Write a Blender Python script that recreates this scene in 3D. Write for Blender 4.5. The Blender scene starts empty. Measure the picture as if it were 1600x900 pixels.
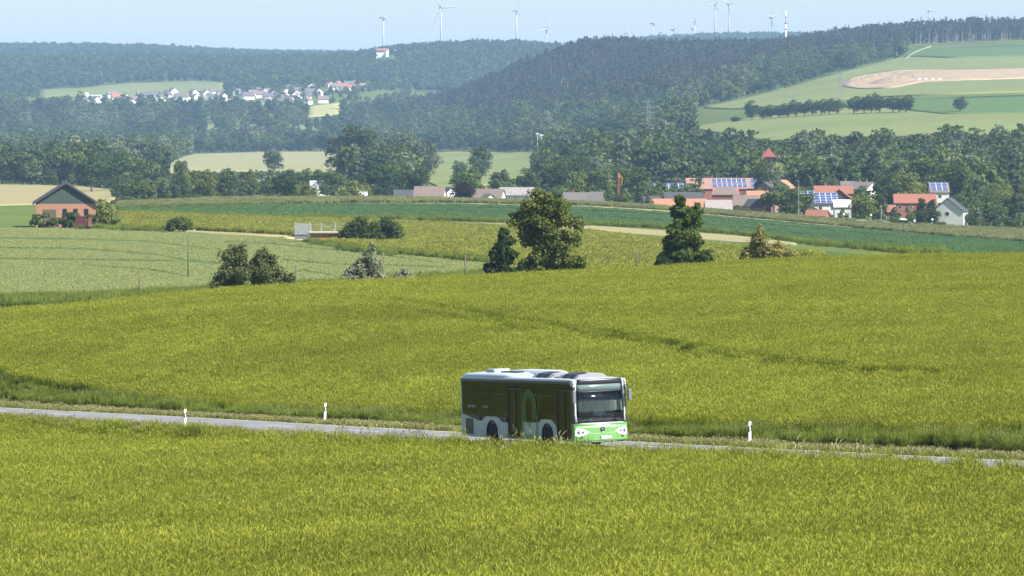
import bpy, bmesh, math, random
import numpy as np
from mathutils import Matrix, Vector
# ------------------------------------------------------------------ camera, light, exposure
S = bpy.context.scene
COL = S.collection
F_PX, CX, VH, HC = 7500.0, 800.0, 200.0, 13.5      # focal length in px of a 1600 wide frame, centre column, horizon row, camera height
cam = bpy.data.objects.new('camera', bpy.data.cameras.new('camera'))
COL.objects.link(cam); S.camera = cam
cam.location = (0, 0, HC); cam.rotation_euler = (math.radians(90), 0, 0)
cam.data.sensor_width = 36; cam.data.lens = 36*F_PX/1600; cam.data.shift_y = -(450-VH)/1600
cam.data.clip_start = 1; cam.data.clip_end = 60000
SUN_EL, SUN_AZ = math.radians(46), math.radians(118)   # azimuth clockwise from +Y (the view direction)
w = bpy.data.worlds.new('World'); S.world = w; w.use_nodes = True
nt = w.node_tree; bg = nt.nodes['Background']
sky = nt.nodes.new('ShaderNodeTexSky'); sky.sky_type = 'NISHITA'; sky.sun_disc = False
sky.sun_elevation = SUN_EL; sky.sun_rotation = SUN_AZ
sky.air_density = 1.0; sky.dust_density = 0.4; sky.ozone_density = 1.6; sky.altitude = 200
nt.links.new(sky.outputs[0], bg.inputs[0]); bg.inputs[1].default_value = 0.063
sl = bpy.data.lights.new('sun', 'SUN'); sl.energy = 4.9; sl.angle = math.radians(0.53); sl.color = (1, 0.95, 0.87)
sun = bpy.data.objects.new('sun', sl); COL.objects.link(sun)
sd = Vector((math.sin(SUN_AZ)*math.cos(SUN_EL), math.cos(SUN_AZ)*math.cos(SUN_EL), math.sin(SUN_EL)))
sun.rotation_euler = sd.to_track_quat('Z', 'Y').to_euler(); sun.location = (200, -100, 300)
S.view_settings.view_transform = 'Standard'; S.view_settings.look = 'None'
S.view_settings.exposure = 1.25; S.view_settings.gamma = 1
S.cycles.max_bounces = 8; S.cycles.diffuse_bounces = 3; S.cycles.transparent_max_bounces = 16; S.cycles.volume_bounces = 0
S.cycles.use_denoising = True
HAZE = 5.2e-5
R = np.random.default_rng(7); random.seed(7)

# ------------------------------------------------------------------ helpers
def tag(o, label=None, cat=None, group=None, kind=None):
    if label: o['label'] = label
    if cat: o['category'] = cat
    if group: o['group'] = group
    if kind: o['kind'] = kind
    return o
def empty(name, loc=(0, 0, 0), rz=0):
    o = bpy.data.objects.new(name, None); COL.objects.link(o); o.location = loc; o.rotation_euler = (0, 0, rz)
    o.empty_display_size = 0.2
    return o
def link(name, me, parent=None, mats=()):
    o = bpy.data.objects.new(name, me); COL.objects.link(o)
    for m in mats: me.materials.append(m)
    if parent: o.parent = parent
    return o
def npmesh(name, V, F, mi=None, smooth=False):
    """V (n,3), F (m,k) array of equal-size faces, or a list of such arrays with the material index of each in mi"""
    me = bpy.data.meshes.new(name)
    Fs = F if isinstance(F, list) else [F]
    Fs = [np.asarray(f, dtype=np.int32) for f in Fs]
    V = np.asarray(V, dtype=np.float32)
    me.vertices.add(len(V)); me.vertices.foreach_set('co', V.ravel())
    nl = sum(f.size for f in Fs); nf = sum(len(f) for f in Fs)
    me.loops.add(nl); me.polygons.add(nf)
    me.loops.foreach_set('vertex_index', np.concatenate([f.ravel() for f in Fs]))
    tot = np.concatenate([np.full(len(f), f.shape[1]) for f in Fs])
    st = np.concatenate([[0], np.cumsum(tot)[:-1]])
    me.polygons.foreach_set('loop_start', st.astype(np.int32))
    if mi is not None:
        me.polygons.foreach_set('material_index', np.concatenate([np.full(len(f), k) for f, k in zip(Fs, mi)]).astype(np.int32))
    if smooth: me.polygons.foreach_set('use_smooth', np.ones(nf, dtype=bool))
    me.update(calc_edges=True)
    return me
class MB:
    """collects simple solids and links them as ONE mesh object"""
    def __init__(self): self.v = []; self.f = []; self.sm = []
    def add(self, vs, fs, sm=False):
        b = len(self.v); self.v += [tuple(p) for p in vs]; self.f += [tuple(b+i for i in f) for f in fs]; self.sm += [sm]*len(fs)
        return self
    def box(self, x0, x1, y0, y1, z0, z1, M=None):
        vs = [Vector((x, y, z)) for z in (z0, z1) for y in (y0, y1) for x in (x0, x1)]
        if M is not None: vs = [M @ p for p in vs]
        return self.add(vs, [(0, 2, 3, 1), (4, 5, 7, 6), (0, 1, 5, 4), (2, 6, 7, 3), (0, 4, 6, 2), (1, 3, 7, 5)])
    def tube(self, pts, rads, n=6, cap=True):
        pts = [Vector(p) for p in pts]
        if not hasattr(rads, '__len__'): rads = [rads]*len(pts)
        vs = []
        for i, p in enumerate(pts):
            d = (pts[min(i+1, len(pts)-1)]-pts[max(i-1, 0)]).normalized()
            a = d.orthogonal().normalized() if abs(d.z) > .9 else d.cross(Vector((0, 0, 1))).normalized()
            b = d.cross(a)
            for k in range(n):
                t = 2*math.pi*k/n; vs.append(p+(a*math.cos(t)+b*math.sin(t))*rads[i])
        fs = [(i*n+k, i*n+(k+1) % n, (i+1)*n+(k+1) % n, (i+1)*n+k) for i in range(len(pts)-1) for k in range(n)]
        if cap: fs += [tuple(range(n))[::-1], tuple((len(pts)-1)*n+k for k in range(n))]
        return self.add(vs, fs, n > 7)
    def prism(self, poly, y0, y1, axis='y'):
        """polygon (a,b) extruded: axis y -> (a,y,b); axis x -> (x,a,b); axis z -> (a,b,z)"""
        n = len(poly)
        P = {'y': lambda a, b, t: (a, t, b), 'x': lambda a, b, t: (t, a, b), 'z': lambda a, b, t: (a, b, t)}[axis]
        vs = [P(a, b, y0) for a, b in poly]+[P(a, b, y1) for a, b in poly]
        fs = [tuple(range(n)), tuple(range(2*n-1, n-1, -1))]+[(i, i+n, (i+1) % n+n, (i+1) % n) for i in range(n)]
        return self.add(vs, fs)
    def lathe(self, prof, c, axis='y', n=24):
        """prof: list of (r, h) turned about an axis through c"""
        vs = []
        for r, h in prof:
            for k in range(n):
                t = 2*math.pi*k/n
                q = {'y': (r*math.cos(t), h, r*math.sin(t)), 'z': (r*math.cos(t), r*math.sin(t), h), 'x': (h, r*math.cos(t), r*math.sin(t))}[axis]
                vs.append((c[0]+q[0], c[1]+q[1], c[2]+q[2]))
        fs = [(i*n+k, i*n+(k+1) % n, (i+1)*n+(k+1) % n, (i+1)*n+k) for i in range(len(prof)-1) for k in range(n)]
        fs += [tuple(range(n)), tuple((len(prof)-1)*n+k for k in range(n))]
        return self.add(vs, fs, True)
    def build(self, name, mat, parent=None, bevel=0, fix=True):
        me = bpy.data.meshes.new(name); me.from_pydata(self.v, [], self.f)
        me.polygons.foreach_set('use_smooth', self.sm); me.update()
        if fix:
            bm = bmesh.new(); bm.from_mesh(me); bmesh.ops.recalc_face_normals(bm, faces=bm.faces)
            if bevel: bmesh.ops.bevel(bm, geom=list(bm.edges), offset=bevel, segments=2, profile=.6, affect='EDGES', clamp_overlap=True)
            bm.to_mesh(me); bm.free()
        return link(name, me, parent, (mat,))
def children(o): return [c for c in bpy.data.objects if c.parent == o]
KIDS = {}
def copy_tree(o, parent=None):
    c = o.copy(); COL.objects.link(c); c.parent = parent
    if o.name not in KIDS: KIDS[o.name] = list(o.children)
    for ch in KIDS[o.name]: copy_tree(ch, c)
    return c

# ------------------------------------------------------------------ materials
MATS = {}
def mat(name, col, rough=.7, metal=0, var=0, scale=1.0, bump=0, spec=.5, col2=None, coord='Object', trans=0, rand=0, detail=4, big=0, bigscale=.02, stretch=None):
    """procedural principled material; var: noise variation; col2: second colour mixed by noise; trans: translucent share for leaves; rand: per-object variation"""
    if name in MATS: return MATS[name]
    m = bpy.data.materials.new(name); MATS[name] = m; m.use_nodes = True; t = m.node_tree; N = t.nodes; L = t.links
    p = N['Principled BSDF']; p.inputs['Roughness'].default_value = rough; p.inputs['Metallic'].default_value = metal
    p.inputs['Specular IOR Level'].default_value = spec
    rgb = N.new('ShaderNodeRGB'); rgb.outputs[0].default_value = (*col, 1); out = rgb.outputs[0]
    if coord == 'World': g = N.new('ShaderNodeNewGeometry'); co = g.outputs['Position']
    else: g = N.new('ShaderNodeTexCoord'); co = g.outputs['Object']
    if stretch:
        mp = N.new('ShaderNodeMapping'); mp.inputs['Scale'].default_value = stretch[:3]
        if len(stretch) > 3: mp.inputs['Rotation'].default_value = (0, 0, stretch[3]); mp.vector_type = 'TEXTURE'; mp.inputs['Scale'].default_value = [1/s for s in stretch[:3]]
        L.new(co, mp.inputs[0]); co = mp.outputs[0]
    def noise(sc, det=detail):
        n = N.new('ShaderNodeTexNoise'); n.inputs['Scale'].default_value = sc; n.inputs['Detail'].default_value = det; n.inputs['Roughness'].default_value = .6
        L.new(co, n.inputs['Vector']); return n.outputs['Fac']
    n1 = None
    if col2 is not None:
        n1 = noise(scale); r = N.new('ShaderNodeMapRange'); r.inputs[1].default_value = .36; r.inputs[2].default_value = .64
        L.new(n1, r.inputs[0]); mx = N.new('ShaderNodeMix'); mx.data_type = 'RGBA'; L.new(r.outputs[0], mx.inputs[0])
        L.new(out, mx.inputs[6]); mx.inputs[7].default_value = (*col2, 1); out = mx.outputs[2]
    if var or rand or big:
        val = None
        def term(src, amp):
            q = N.new('ShaderNodeMapRange'); q.inputs[1].default_value = .25; q.inputs[2].default_value = .75; q.clamp = False
            q.inputs[3].default_value = 1-amp; q.inputs[4].default_value = 1+amp; L.new(src, q.inputs[0]); return q.outputs[0]
        parts = []
        if var: parts.append(term(noise(scale*3.1), var))
        if big: parts.append(term(noise(bigscale, 3), big))
        if rand:
            oi = N.new('ShaderNodeObjectInfo'); q = N.new('ShaderNodeMapRange'); q.inputs[3].default_value = 1-rand; q.inputs[4].default_value = 1+rand
            L.new(oi.outputs['Random'], q.inputs[0]); parts.append(q.outputs[0])
        val = parts[0]
        for q in parts[1:]:
            mm = N.new('ShaderNodeMath'); mm.operation = 'MULTIPLY'; L.new(val, mm.inputs[0]); L.new(q, mm.inputs[1]); val = mm.outputs[0]
        vm = N.new('ShaderNodeVectorMath'); vm.operation = 'SCALE'; L.new(out, vm.inputs[0]); L.new(val, vm.inputs[3]); out = vm.outputs[0]
    L.new(out, p.inputs['Base Color'])
    if bump:
        b = N.new('ShaderNodeBump'); b.inputs['Strength'].default_value = 1; b.inputs['Distance'].default_value = bump
        L.new(noise(scale*2), b.inputs['Height']); L.new(b.outputs[0], p.inputs['Normal'])
    if trans:
        tr = N.new('ShaderNodeBsdfTranslucent'); L.new(out, tr.inputs[0]); ms = N.new('ShaderNodeMixShader'); ms.inputs[0].default_value = trans
        o = N['Material Output']; L.new(p.outputs[0], ms.inputs[1]); L.new(tr.outputs[0], ms.inputs[2]); L.new(ms.outputs[0], o.inputs[0])
    return m

# ------------------------------------------------------------------ terrain
US = np.arange(-1600, 3201, 25.0)
LN = [  # (d, 'z' or 'v' = ground height or image row, [(column, value)])
 (-60, 'z', [(0, 13.2)]), (0, 'z', [(0, 11.0)]), (40, 'z', [(0, 8.0)]), (85, 'z', [(0, 3.6)]),
 (130, 'z', [(125, .15), (800, .35), (1475, .55)]), (170, 'z', [(125, -1.1), (700, -.35), (1475, .57)]),
 (210, 'z', [(125, -2.12), (700, -1.24), (1100, -.32), (1475, .52)]), (250, 'z', [(125, -3.0), (400, -2.3), (700, -1.2), (1100, -.2), (1475, .5)]),
 (300, 'z', [(125, -1.7), (350, -1.1), (700, -.4), (950, .1), (1300, .75), (1475, .9)]),
 (340, 'z', [(-400, -2), (125, -.45), (350, .1), (700, .4), (950, .7), (1300, 1.3), (1475, 1.35), (2000, 1.6)]),
 (380, 'z', [(-400, -3), (125, -1.3), (350, -.1), (700, .64), (950, .9), (1300, 1.55), (1475, 1.55), (2000, 1.8)]),
 (420, 'z', [(-400, -5), (125, -3.8), (350, -2.4), (700, -.6), (950, .2), (1300, 1.4), (1475, 1.5), (2000, 1.7)]),
 (470, 'z', [(-400, -7), (125, -6.4), (350, -5.4), (700, -3.9), (950, -3), (1300, -1.5), (1475, -1.1), (2000, -.6)]),
 (560, 'v', [(-400, 500), (125, 486), (350, 474), (600, 454), (800, 442), (950, 433), (1100, 425), (1300, 412), (1475, 406), (2000, 400)]),
 (700, 'v', [(125, 440), (350, 435), (600, 422), (800, 419), (950, 416), (1100, 410), (1300, 403), (1475, 398)]),
 (950, 'v', [(125, 366), (350, 369), (600, 376), (800, 379), (950, 381), (1100, 384), (1300, 387), (1475, 389)]),
 (1150, 'v', [(125, 346), (350, 348), (600, 353), (800, 357), (950, 361), (1100, 367), (1300, 374), (1475, 378)]),
 (1450, 'v', [(-400, 332), (125, 321), (350, 313), (600, 313), (800, 317), (950, 322), (1100, 331), (1300, 347), (1475, 357), (1900, 375)]),
 (1600, 'v', [(125, 324), (600, 327), (950, 330), (1050, 335), (1300, 344), (1475, 350), (1900, 362)]),
 (1800, 'v', [(-400, 305), (125, 315), (350, 317), (600, 318), (950, 318), (1100, 319), (1300, 322), (1475, 328)]),
 (2000, 'v', [(-400, 296), (125, 306), (350, 308), (950, 307), (1300, 305), (1475, 308)]),
 (2500, 'v', [(125, 284), (350, 288), (600, 288), (800, 286), (950, 283), (1100, 275), (1300, 252), (1475, 244)]),
 (3000, 'v', [(125, 272), (600, 272), (800, 270), (950, 256), (1100, 225), (1200, 208), (1300, 200), (1475, 190)]),
 (3500, 'v', [(125, 260), (600, 260), (800, 255), (950, 236), (1100, 192), (1200, 180), (1300, 169), (1475, 157)]),
 (4300, 'v', [(125, 248), (500, 246), (660, 244), (800, 236), (870, 222), (950, 205), (1100, 165), (1200, 148), (1300, 130), (1475, 116)]),
 (5200, 'v', [(125, 238), (500, 232), (660, 222), (730, 214), (800, 192), (870, 165), (950, 140), (1100, 126), (1200, 113), (1300, 100), (1475, 86)]),
 (6000, 'v', [(125, 200), (500, 196), (600, 195), (660, 188), (730, 158), (800, 128), (870, 100), (950, 79), (985, 90), (1050, 91), (1100, 90), (1200, 91), (1300, 77), (1400, 66), (1475, 64), (1900, 55)]),
 (6500, 'v', [(125, 165), (350, 164), (500, 160), (600, 165), (700, 170), (800, 150), (950, 100), (1100, 102), (1200, 100), (1300, 72), (1475, 57), (1900, 48)]),
 (7500, 'v', [(125, 147), (350, 140), (500, 130), (600, 134), (700, 140), (800, 135), (950, 120), (1100, 110), (1300, 100), (1475, 80)]),
 (9000, 'v', [(-400, 96), (125, 98), (350, 99), (500, 98), (560, 96), (600, 86), (650, 82), (700, 79), (800, 76), (870, 80), (950, 95), (1100, 90), (1300, 85), (1475, 80)]),
 (10000, 'v', [(125, 100), (500, 104), (700, 92), (870, 90), (1100, 90), (1475, 80)]),
 (12000, 'v', [(-400, 82), (125, 80), (250, 83), (400, 90), (600, 92), (870, 84), (970, 73), (1100, 65), (1200, 63), (1300, 64), (1475, 62)]),
 (14000, 'v', [(0, 100)]), (24000, 'v', [(0, 150)])]
def _z(d, k, v): return v if k == 'z' else HC-(v-VH)*d/F_PX
DR = np.array([r[0] for r in LN], float)
ZR = []
for d, k, l in LN:
    a = np.interp(US, [p[0] for p in l], [_z(d, k, p[1]) for p in l])
    kern = np.exp(-.5*(np.arange(-3, 4)/1.1)**2); kern /= kern.sum()
    ZR.append(np.convolve(np.pad(a, 3, 'edge'), kern, 'valid'))
ZR = np.array(ZR)
TT = np.concatenate([np.linspace(-60, 100, 40, endpoint=False), np.geomspace(100, 24000, 700)])
def _pchip(x, Y, xi):
    x = np.where(x < 100, 4.605-(100-x)/100, np.log(np.maximum(x, 1))); xi = np.where(xi < 100, 4.605-(100-xi)/100, np.log(np.maximum(xi, 1)))
    h = np.diff(x)[:, None]; dl = np.diff(Y, axis=0)/h
    m = np.zeros_like(Y); w1 = 2*h[1:]+h[:-1]; w2 = h[1:]+2*h[:-1]
    with np.errstate(all='ignore'): mm = (w1+w2)/(w1/dl[:-1]+w2/dl[1:])
    m[1:-1] = np.where(dl[:-1]*dl[1:] > 0, mm, 0); m[0] = dl[0]; m[-1] = dl[-1]
    i = np.clip(np.searchsorted(x, xi, side='right')-1, 0, len(x)-2); hh = h[i]; t = ((xi-x[i])[:, None])/hh
    return (1+2*t)*(1-t)**2*Y[i]+t*(1-t)**2*hh*m[i]+t*t*(3-2*t)*Y[i+1]+t*t*(t-1)*hh*m[i+1]
TZ = _pchip(DR, ZR, TT)
# road frame: origin under the middle of the bus front, RH = bus heading, RN = towards the far verge
TH = math.radians(27.5); RH = np.array([math.sin(TH), -math.cos(TH)]); RN = np.array([math.cos(TH), math.sin(TH)]); RF = np.array([3.85, 205.0])
def road_sn(X, Y):
    dx, dy = X-RF[0], Y-RF[1]
    return -(dx*RH[0]+dy*RH[1]), dx*RN[0]+dy*RN[1]-1.65
def road_z(s): return np.interp(s, [-140, -60, -20, 0, 24, 55, 74, 140, 260], [4.3, 2.0, .55, -.13, -.90, -1.86, -2.50, -4.5, -9])
def table_z(X, Y):
    X = np.asarray(X, float); Y = np.asarray(Y, float)
    u = CX+F_PX*X/np.maximum(Y, 130); fu = np.clip((u-US[0])/25, 0, len(US)-1.001); iu = fu.astype(int); fu = fu-iu
    it = np.clip(np.searchsorted(TT, Y, side='right')-1, 0, len(TT)-2); ft = np.clip((Y-TT[it])/(TT[it+1]-TT[it]), 0, 1)
    return (TZ[it, iu]*(1-fu)+TZ[it, iu+1]*fu)*(1-ft)+(TZ[it+1, iu]*(1-fu)+TZ[it+1, iu+1]*fu)*ft
def gz(X, Y, under=False):
    z = table_z(X, Y); X = np.asarray(X, float); Y = np.asarray(Y, float)
    s, n = road_sn(X, Y); a = np.abs(n); k = np.clip((a-3.7)/np.where(n < 0, 2.6, 5.0), 0, 1); k = k*k*(3-2*k)
    k = np.where((Y > 330) | (s < -130), np.maximum(k, np.clip((Y-300)/60, 0, 1)), k)
    rz = road_z(s)-.02*a
    if under: rz = rz-.12*(a < 3.6)
    return rz*(1-k)+z*k
def at(u, v, dmin=100, dmax=13000):
    """first terrain point beyond dmin seen at image (u, v)"""
    d = np.geomspace(dmin, dmax, 1500); X = (u-CX)*d/F_PX; z = gz(X, d); vt = VH+F_PX*(HC-z)/d
    i = np.argmax(vt <= v) if (vt <= v).any() else int(np.argmin(vt))
    if 0 < i and vt[i-1] > vt[i] and vt[i] <= v: f = (vt[i-1]-v)/(vt[i-1]-vt[i]); dd = d[i-1]+(d[i]-d[i-1])*min(max(f, 0), 1)
    else: dd = d[i]
    x = (u-CX)*dd/F_PX
    return x, dd, float(gz(x, dd))
def gp(u, d):
    x = (u-CX)*d/F_PX; return x, d, float(gz(x, d))

M_grass = mat('meadow_grass', (.075, .115, .022), .9, var=.3, scale=.35, bump=.15, spec=.1, coord='World', col2=(.11, .13, .03), big=.2, bigscale=.01)
M_soil = mat('field_base', (.075, .085, .012), .95, var=.4, scale=1.5, spec=.05, coord='World')
du = np.concatenate([np.arange(-1600, -200, 60), np.arange(-200, 1800, 14), np.arange(1800, 3201, 60)]).astype(float)
dd = np.concatenate([np.linspace(-60, 96, 40), np.linspace(100, 330, 260), np.linspace(331, 600, 150)[0:], np.geomspace(602, 24000, 420)])
UU, DD = np.meshgrid(du, dd); XX = (UU-CX)*np.maximum(DD, 130)/F_PX
XX = XX*np.where(DD < 130, 1.0, 1.0); ZZ = gz(XX, DD, True)
nu, nd = len(du), len(dd); idx = np.arange(nu*nd).reshape(nd, nu)
Fq = np.stack([idx[:-1, :-1], idx[:-1, 1:], idx[1:, 1:], idx[1:, :-1]], -1).reshape(-1, 4)
dmid = (DD[:-1, :-1]).ravel()
me = npmesh('ground', np.stack([XX, DD, ZZ], -1).reshape(-1, 3), [Fq[dmid < 430], Fq[dmid >= 430]], [0, 1], smooth=True)
tag(link('ground', me, None, (M_soil, M_grass)), 'rolling green ground of the fields, valley and hills', kind='structure')

def I(pts, u): return np.interp(u, [p[0] for p in pts], [p[1] for p in pts])
def field(name, m, u0, u1, up, lo, dmin, dmax, label, lift=None, rows=26, du=12, kind='structure'):
    us = np.linspace(u0, u1, max(4, int((u1-u0)/du)+1)); V = []
    for u in us:
        a, b = I(up, u), I(lo, u)
        for t in np.linspace(0, 1, rows):
            x, y, z = at(u, b+(a-b)*t, dmin, dmax); V.append((x, y, z+(lift*.5 if lift is not None else .1)*(.35+y/6000)))
    n = len(us); idx = np.arange(n*rows).reshape(n, rows)
    Fq = np.stack([idx[:-1, :-1], idx[1:, :-1], idx[1:, 1:], idx[:-1, 1:]], -1).reshape(-1, 4)
    ring = np.concatenate([idx[:, 0], idx[-1, 1:], idx[-2::-1, -1], idx[0, -2:0:-1]]); b = len(V)
    V = V+[(V[i][0], V[i][1], V[i][2]-.6-.0004*V[i][1]) for i in ring]; j = np.arange(len(ring)); j2 = np.roll(j, -1)
    Fq = np.concatenate([Fq, np.stack([ring[j], b+j, b+j2, ring[j2]], -1)])
    return tag(link(name, npmesh(name, V, Fq, smooth=True), None, (m,)), label, kind=kind)
M_oat = mat('oat_green', (.08, .125, .04), .9, var=.1, scale=.6, bump=.12, spec=.1, coord='World', col2=(.10, .14, .05), big=.08, bigscale=.02)
M_barley_far = mat('far_barley', (.09, .115, .012), .9, var=.16, scale=.5, bump=.2, spec=.1, coord='World', col2=(.12, .14, .018), stretch=(.35, 3.2, 1), big=.1, bigscale=.015)
M_beet = mat('dark_crop', (.035, .085, .035), .85, var=.15, scale=.5, bump=.2, spec=.2, coord='World', col2=(.045, .10, .035), stretch=(.3, 2.5, 1))
M_tan = mat('dry_soil', (.27, .225, .12), .95, var=.15, scale=.4, spec=.1, coord='World', col2=(.22, .21, .09), stretch=(.3, 2, 1))
M_pale = mat('pale_grass', (.15, .19, .06), .95, var=.2, scale=.5, bump=.2, spec=.1, coord='World', col2=(.21, .22, .08), stretch=(.4, 1.5, 1))
M_hill = mat('hill_meadow', (.14, .17, .055), .95, var=.12, scale=.05, spec=.1, coord='World', col2=(.165, .185, .065), big=.14, bigscale=.004)
M_sand = mat('sand', (.36, .27, .16), .95, var=.25, scale=.06, spec=.1, coord='World', col2=(.27, .22, .16))
M_hcrop = mat('hill_crop', (.075, .125, .035), .9, var=.15, scale=.05, spec=.1, coord='World')
M_track = mat('wheel_track', (.10, .15, .035), .95, var=.3, scale=.4, spec=.05, coord='World')
OPEN = []
def band(name, m, up, lo, dmin, dmax, label, open_=True, **k):
    u0, u1 = up[0][0], up[-1][0]
    if open_: OPEN.append((u0, u1, up, lo))
    return field(name, m, u0, u1, up, lo, dmin, dmax, label, **k)
band('oat_field', M_oat, [(-500, 356), (125, 357), (270, 362), (330, 368), (420, 372), (480, 379), (540, 389), (620, 399), (700, 406), (775, 414)],
     [(-500, 480), (125, 470), (350, 459), (520, 449), (700, 440), (775, 434)], 540, 1300, 'pale blue green oat field left of the poles', rows=40)
band('barley_field', M_barley_far, [(185, 335), (430, 344), (560, 348), (700, 352), (800, 358), (920, 365.5), (1020, 377), (1100, 384), (1165, 391), (1280, 404)],
     [(185, 358), (300, 361), (450, 369), (540, 387), (620, 397), (775, 413), (800, 439), (950, 431), (1100, 423), (1280, 409)], 540, 1400, 'yellow green barley field behind the tall trees', lift=.5, rows=36)
band('beet_field', M_beet, [(185, 326), (250, 325), (400, 321), (553, 319.5), (700, 320), (917, 325), (1020, 331), (1150, 342), (1250, 351), (1400, 364), (1475, 371), (1700, 388), (2000, 392)],
     [(185, 334), (430, 343), (560, 343.5), (700, 344.5), (800, 347), (917, 352), (1020, 355.5), (1150, 366), (1250, 378), (1400, 393), (1475, 398.5), (1700, 397), (2000, 397)], 600, 1600, 'long dark green strip of beet across the plateau', lift=.75)
band('soil_strip', M_tan, [(560, 345.5), (700, 348), (800, 350), (920, 353), (1020, 360), (1150, 369), (1245, 381)],
     [(560, 347), (700, 351), (800, 354), (920, 362), (1020, 369), (1150, 380), (1245, 384)], 600, 1500, 'pale dry soil strip below the beet', lift=.65, rows=8)
band('crop_strip', M_beet, [(700, 351), (800, 354.5), (920, 362), (1020, 369), (1160, 381), (1250, 390), (1390, 402)],
     [(700, 352), (800, 358), (920, 365.5), (1020, 377), (1160, 390), (1250, 398), (1390, 405)], 560, 1500, 'narrow dark green crop strip right of the big tree', lift=.7, rows=8)
band('grass_strip', M_pale, [(185, 319), (400, 310.5), (600, 312), (800, 316), (950, 321), (1100, 330), (1300, 346), (1475, 356), (1700, 368)],
     [(185, 326), (250, 325), (400, 321), (553, 318), (700, 318), (917, 322.5), (1020, 328.5), (1150, 340), (1250, 349), (1400, 363), (1475, 370), (1700, 387)], 900, 1500, 'pale ripening grass strip along the plateau edge', lift=.6, rows=12)
field('soil_verge', M_tan, 430, 1330, [(430, 320.5), (553, 318), (700, 318), (917, 322.5), (1020, 328.5), (1150, 340), (1330, 356)], [(430, 321), (553, 319.5), (700, 320), (917, 325), (1020, 331), (1150, 341.5), (1330, 357)], 900, 1500, 'bare dry edge between grass and beet', lift=.95, rows=3)
field('gravel_track', M_tan, 225, 470, [(225, 357), (330, 363), (400, 365), (470, 366)], [(225, 358), (330, 367), (400, 369.5), (470, 371)], 700, 1300, 'pale gravel track leading to the bridge', lift=.75, rows=4)
field('dry_bank', mat('dry_bank', (.42, .38, .17), .95, var=.3, scale=.3, coord='World', spec=.1), 440, 600, [(440, 371), (500, 374), (560, 384), (600, 393)], [(440, 373.5), (500, 381), (560, 391), (600, 397)], 600, 1300, 'dry straw coloured bank below the bridge', lift=.8, rows=5)
# valley and hill meadows
band('stubble_field', mat('valley_tan', (.26, .235, .125), .95, var=.1, scale=.02, spec=.1, coord='World', col2=(.21, .22, .10)), [(255, 258), (300, 241), (400, 238), (540, 238)], [(255, 270), (300, 269), (400, 268), (540, 268)], 2100, 5600, 'tan valley field between the trees', lift=1.2)
band('valley_meadow', M_hill, [(640, 241), (700, 238), (845, 239)], [(640, 272), (700, 300), (845, 275)], 2100, 5600, 'light green valley meadow', lift=1.2)
band('valley_meadow', M_hill, [(195, 258), (262, 257)], [(195, 268), (262, 268)], 2100, 5600, 'blue green valley strip by the dark wood', lift=1.2)
band('stubble_field', M_tan, [(-300, 285), (125, 291), (180, 299)], [(-300, 330), (125, 318), (180, 316)], 1500, 3000, 'tan slope behind the brick shed', lift=1.0)
band('far_meadow', M_hill, [(60, 141), (125, 139), (200, 131), (300, 128), (352, 130)], [(60, 152), (125, 150), (200, 150), (300, 142), (352, 140)], 6300, 9000, 'far sunlit meadow above the distant village', lift=2)
band('far_meadow', mat('olive_meadow', (.30, .29, .12), .95, var=.1, scale=.02, coord='World', spec=.1), [(478, 168), (535, 161)], [(478, 183), (535, 180)], 5000, 7000, 'olive meadow below the distant village', lift=2)
band('hill_field', M_hill, [(1080, 200), (1110, 195), (1200, 181), (1330, 166), (1400, 158), (1475, 154), (1900, 140)], [(1080, 201), (1110, 206), (1200, 222), (1300, 216), (1475, 214), (1900, 205)], 2300, 4600, 'sunlit hillside field above the village trees', lift=1.5)
band('hill_field', M_hill, [(1100, 168), (1150, 158), (1250, 132), (1330, 110), (1410, 89), (1425, 74), (1475, 72), (1900, 62)], [(1100, 169), (1150, 171), (1250, 164), (1330, 154), (1475, 148), (1900, 136)], 3000, 6400, 'upper hillside field round the sand pit', lift=1.5, rows=40)
field('hill_crop', M_hcrop, 1340, 1900, [(1340, 166), (1400, 158.5), (1475, 155), (1900, 141)], [(1340, 166.6), (1400, 172), (1475, 180), (1900, 175)], 2300, 4600, 'darker green triangle of crop on the hillside', lift=2.3, rows=10)
field('hill_crop', M_hcrop, 1398, 1900, [(1398, 88), (1440, 74), (1475, 75), (1900, 66)], [(1398, 90), (1440, 90), (1475, 92), (1900, 84)], 3500, 6400, 'green crop patch beside the hill path', lift=2.3, rows=8)
field('sand_pit', M_sand, 1318, 1900, [(1318, 131), (1335, 121), (1360, 116), (1400, 112), (1475, 111), (1900, 100)], [(1318, 137), (1345, 141), (1395, 139), (1440, 130), (1475, 128), (1900, 115)], 3300, 6000, 'open sand pit cut in the green hillside', lift=2.6, rows=14)
field('hill_path', mat('pale_path', (.30, .28, .20), .9), 1413, 1455, [(1413, 93), (1425, 85), (1440, 78.6), (1455, 73.6)], [(1413, 94.5), (1425, 86.3), (1440, 79.6), (1455, 74.6)], 3500, 6400, 'pale farm path climbing the hill', lift=2.8, rows=4)
OPEN.append((1185, 1480, [(1185, 170), (1480, 150)], [(1185, 190), (1480, 175)]))
def is_open(u, v):
    for u0, u1, up, lo in OPEN:
        if u0 <= u <= u1 and I(up, u)-.5 <= v <= I(lo, u)+.5: return True
    return False

band('valley_strip', M_hill, [(270, 197), (380, 195), (505, 198)], [(270, 203), (380, 201), (505, 204)], 4500, 6300, 'pale narrow meadow strip among the far valley trees', lift=1.5)
band('valley_strip', M_hill, [(960, 218), (1010, 216)], [(960, 221), (1010, 221)], 2600, 4500, 'small clearing at the foot of the forested hill', lift=1.5)
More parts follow.
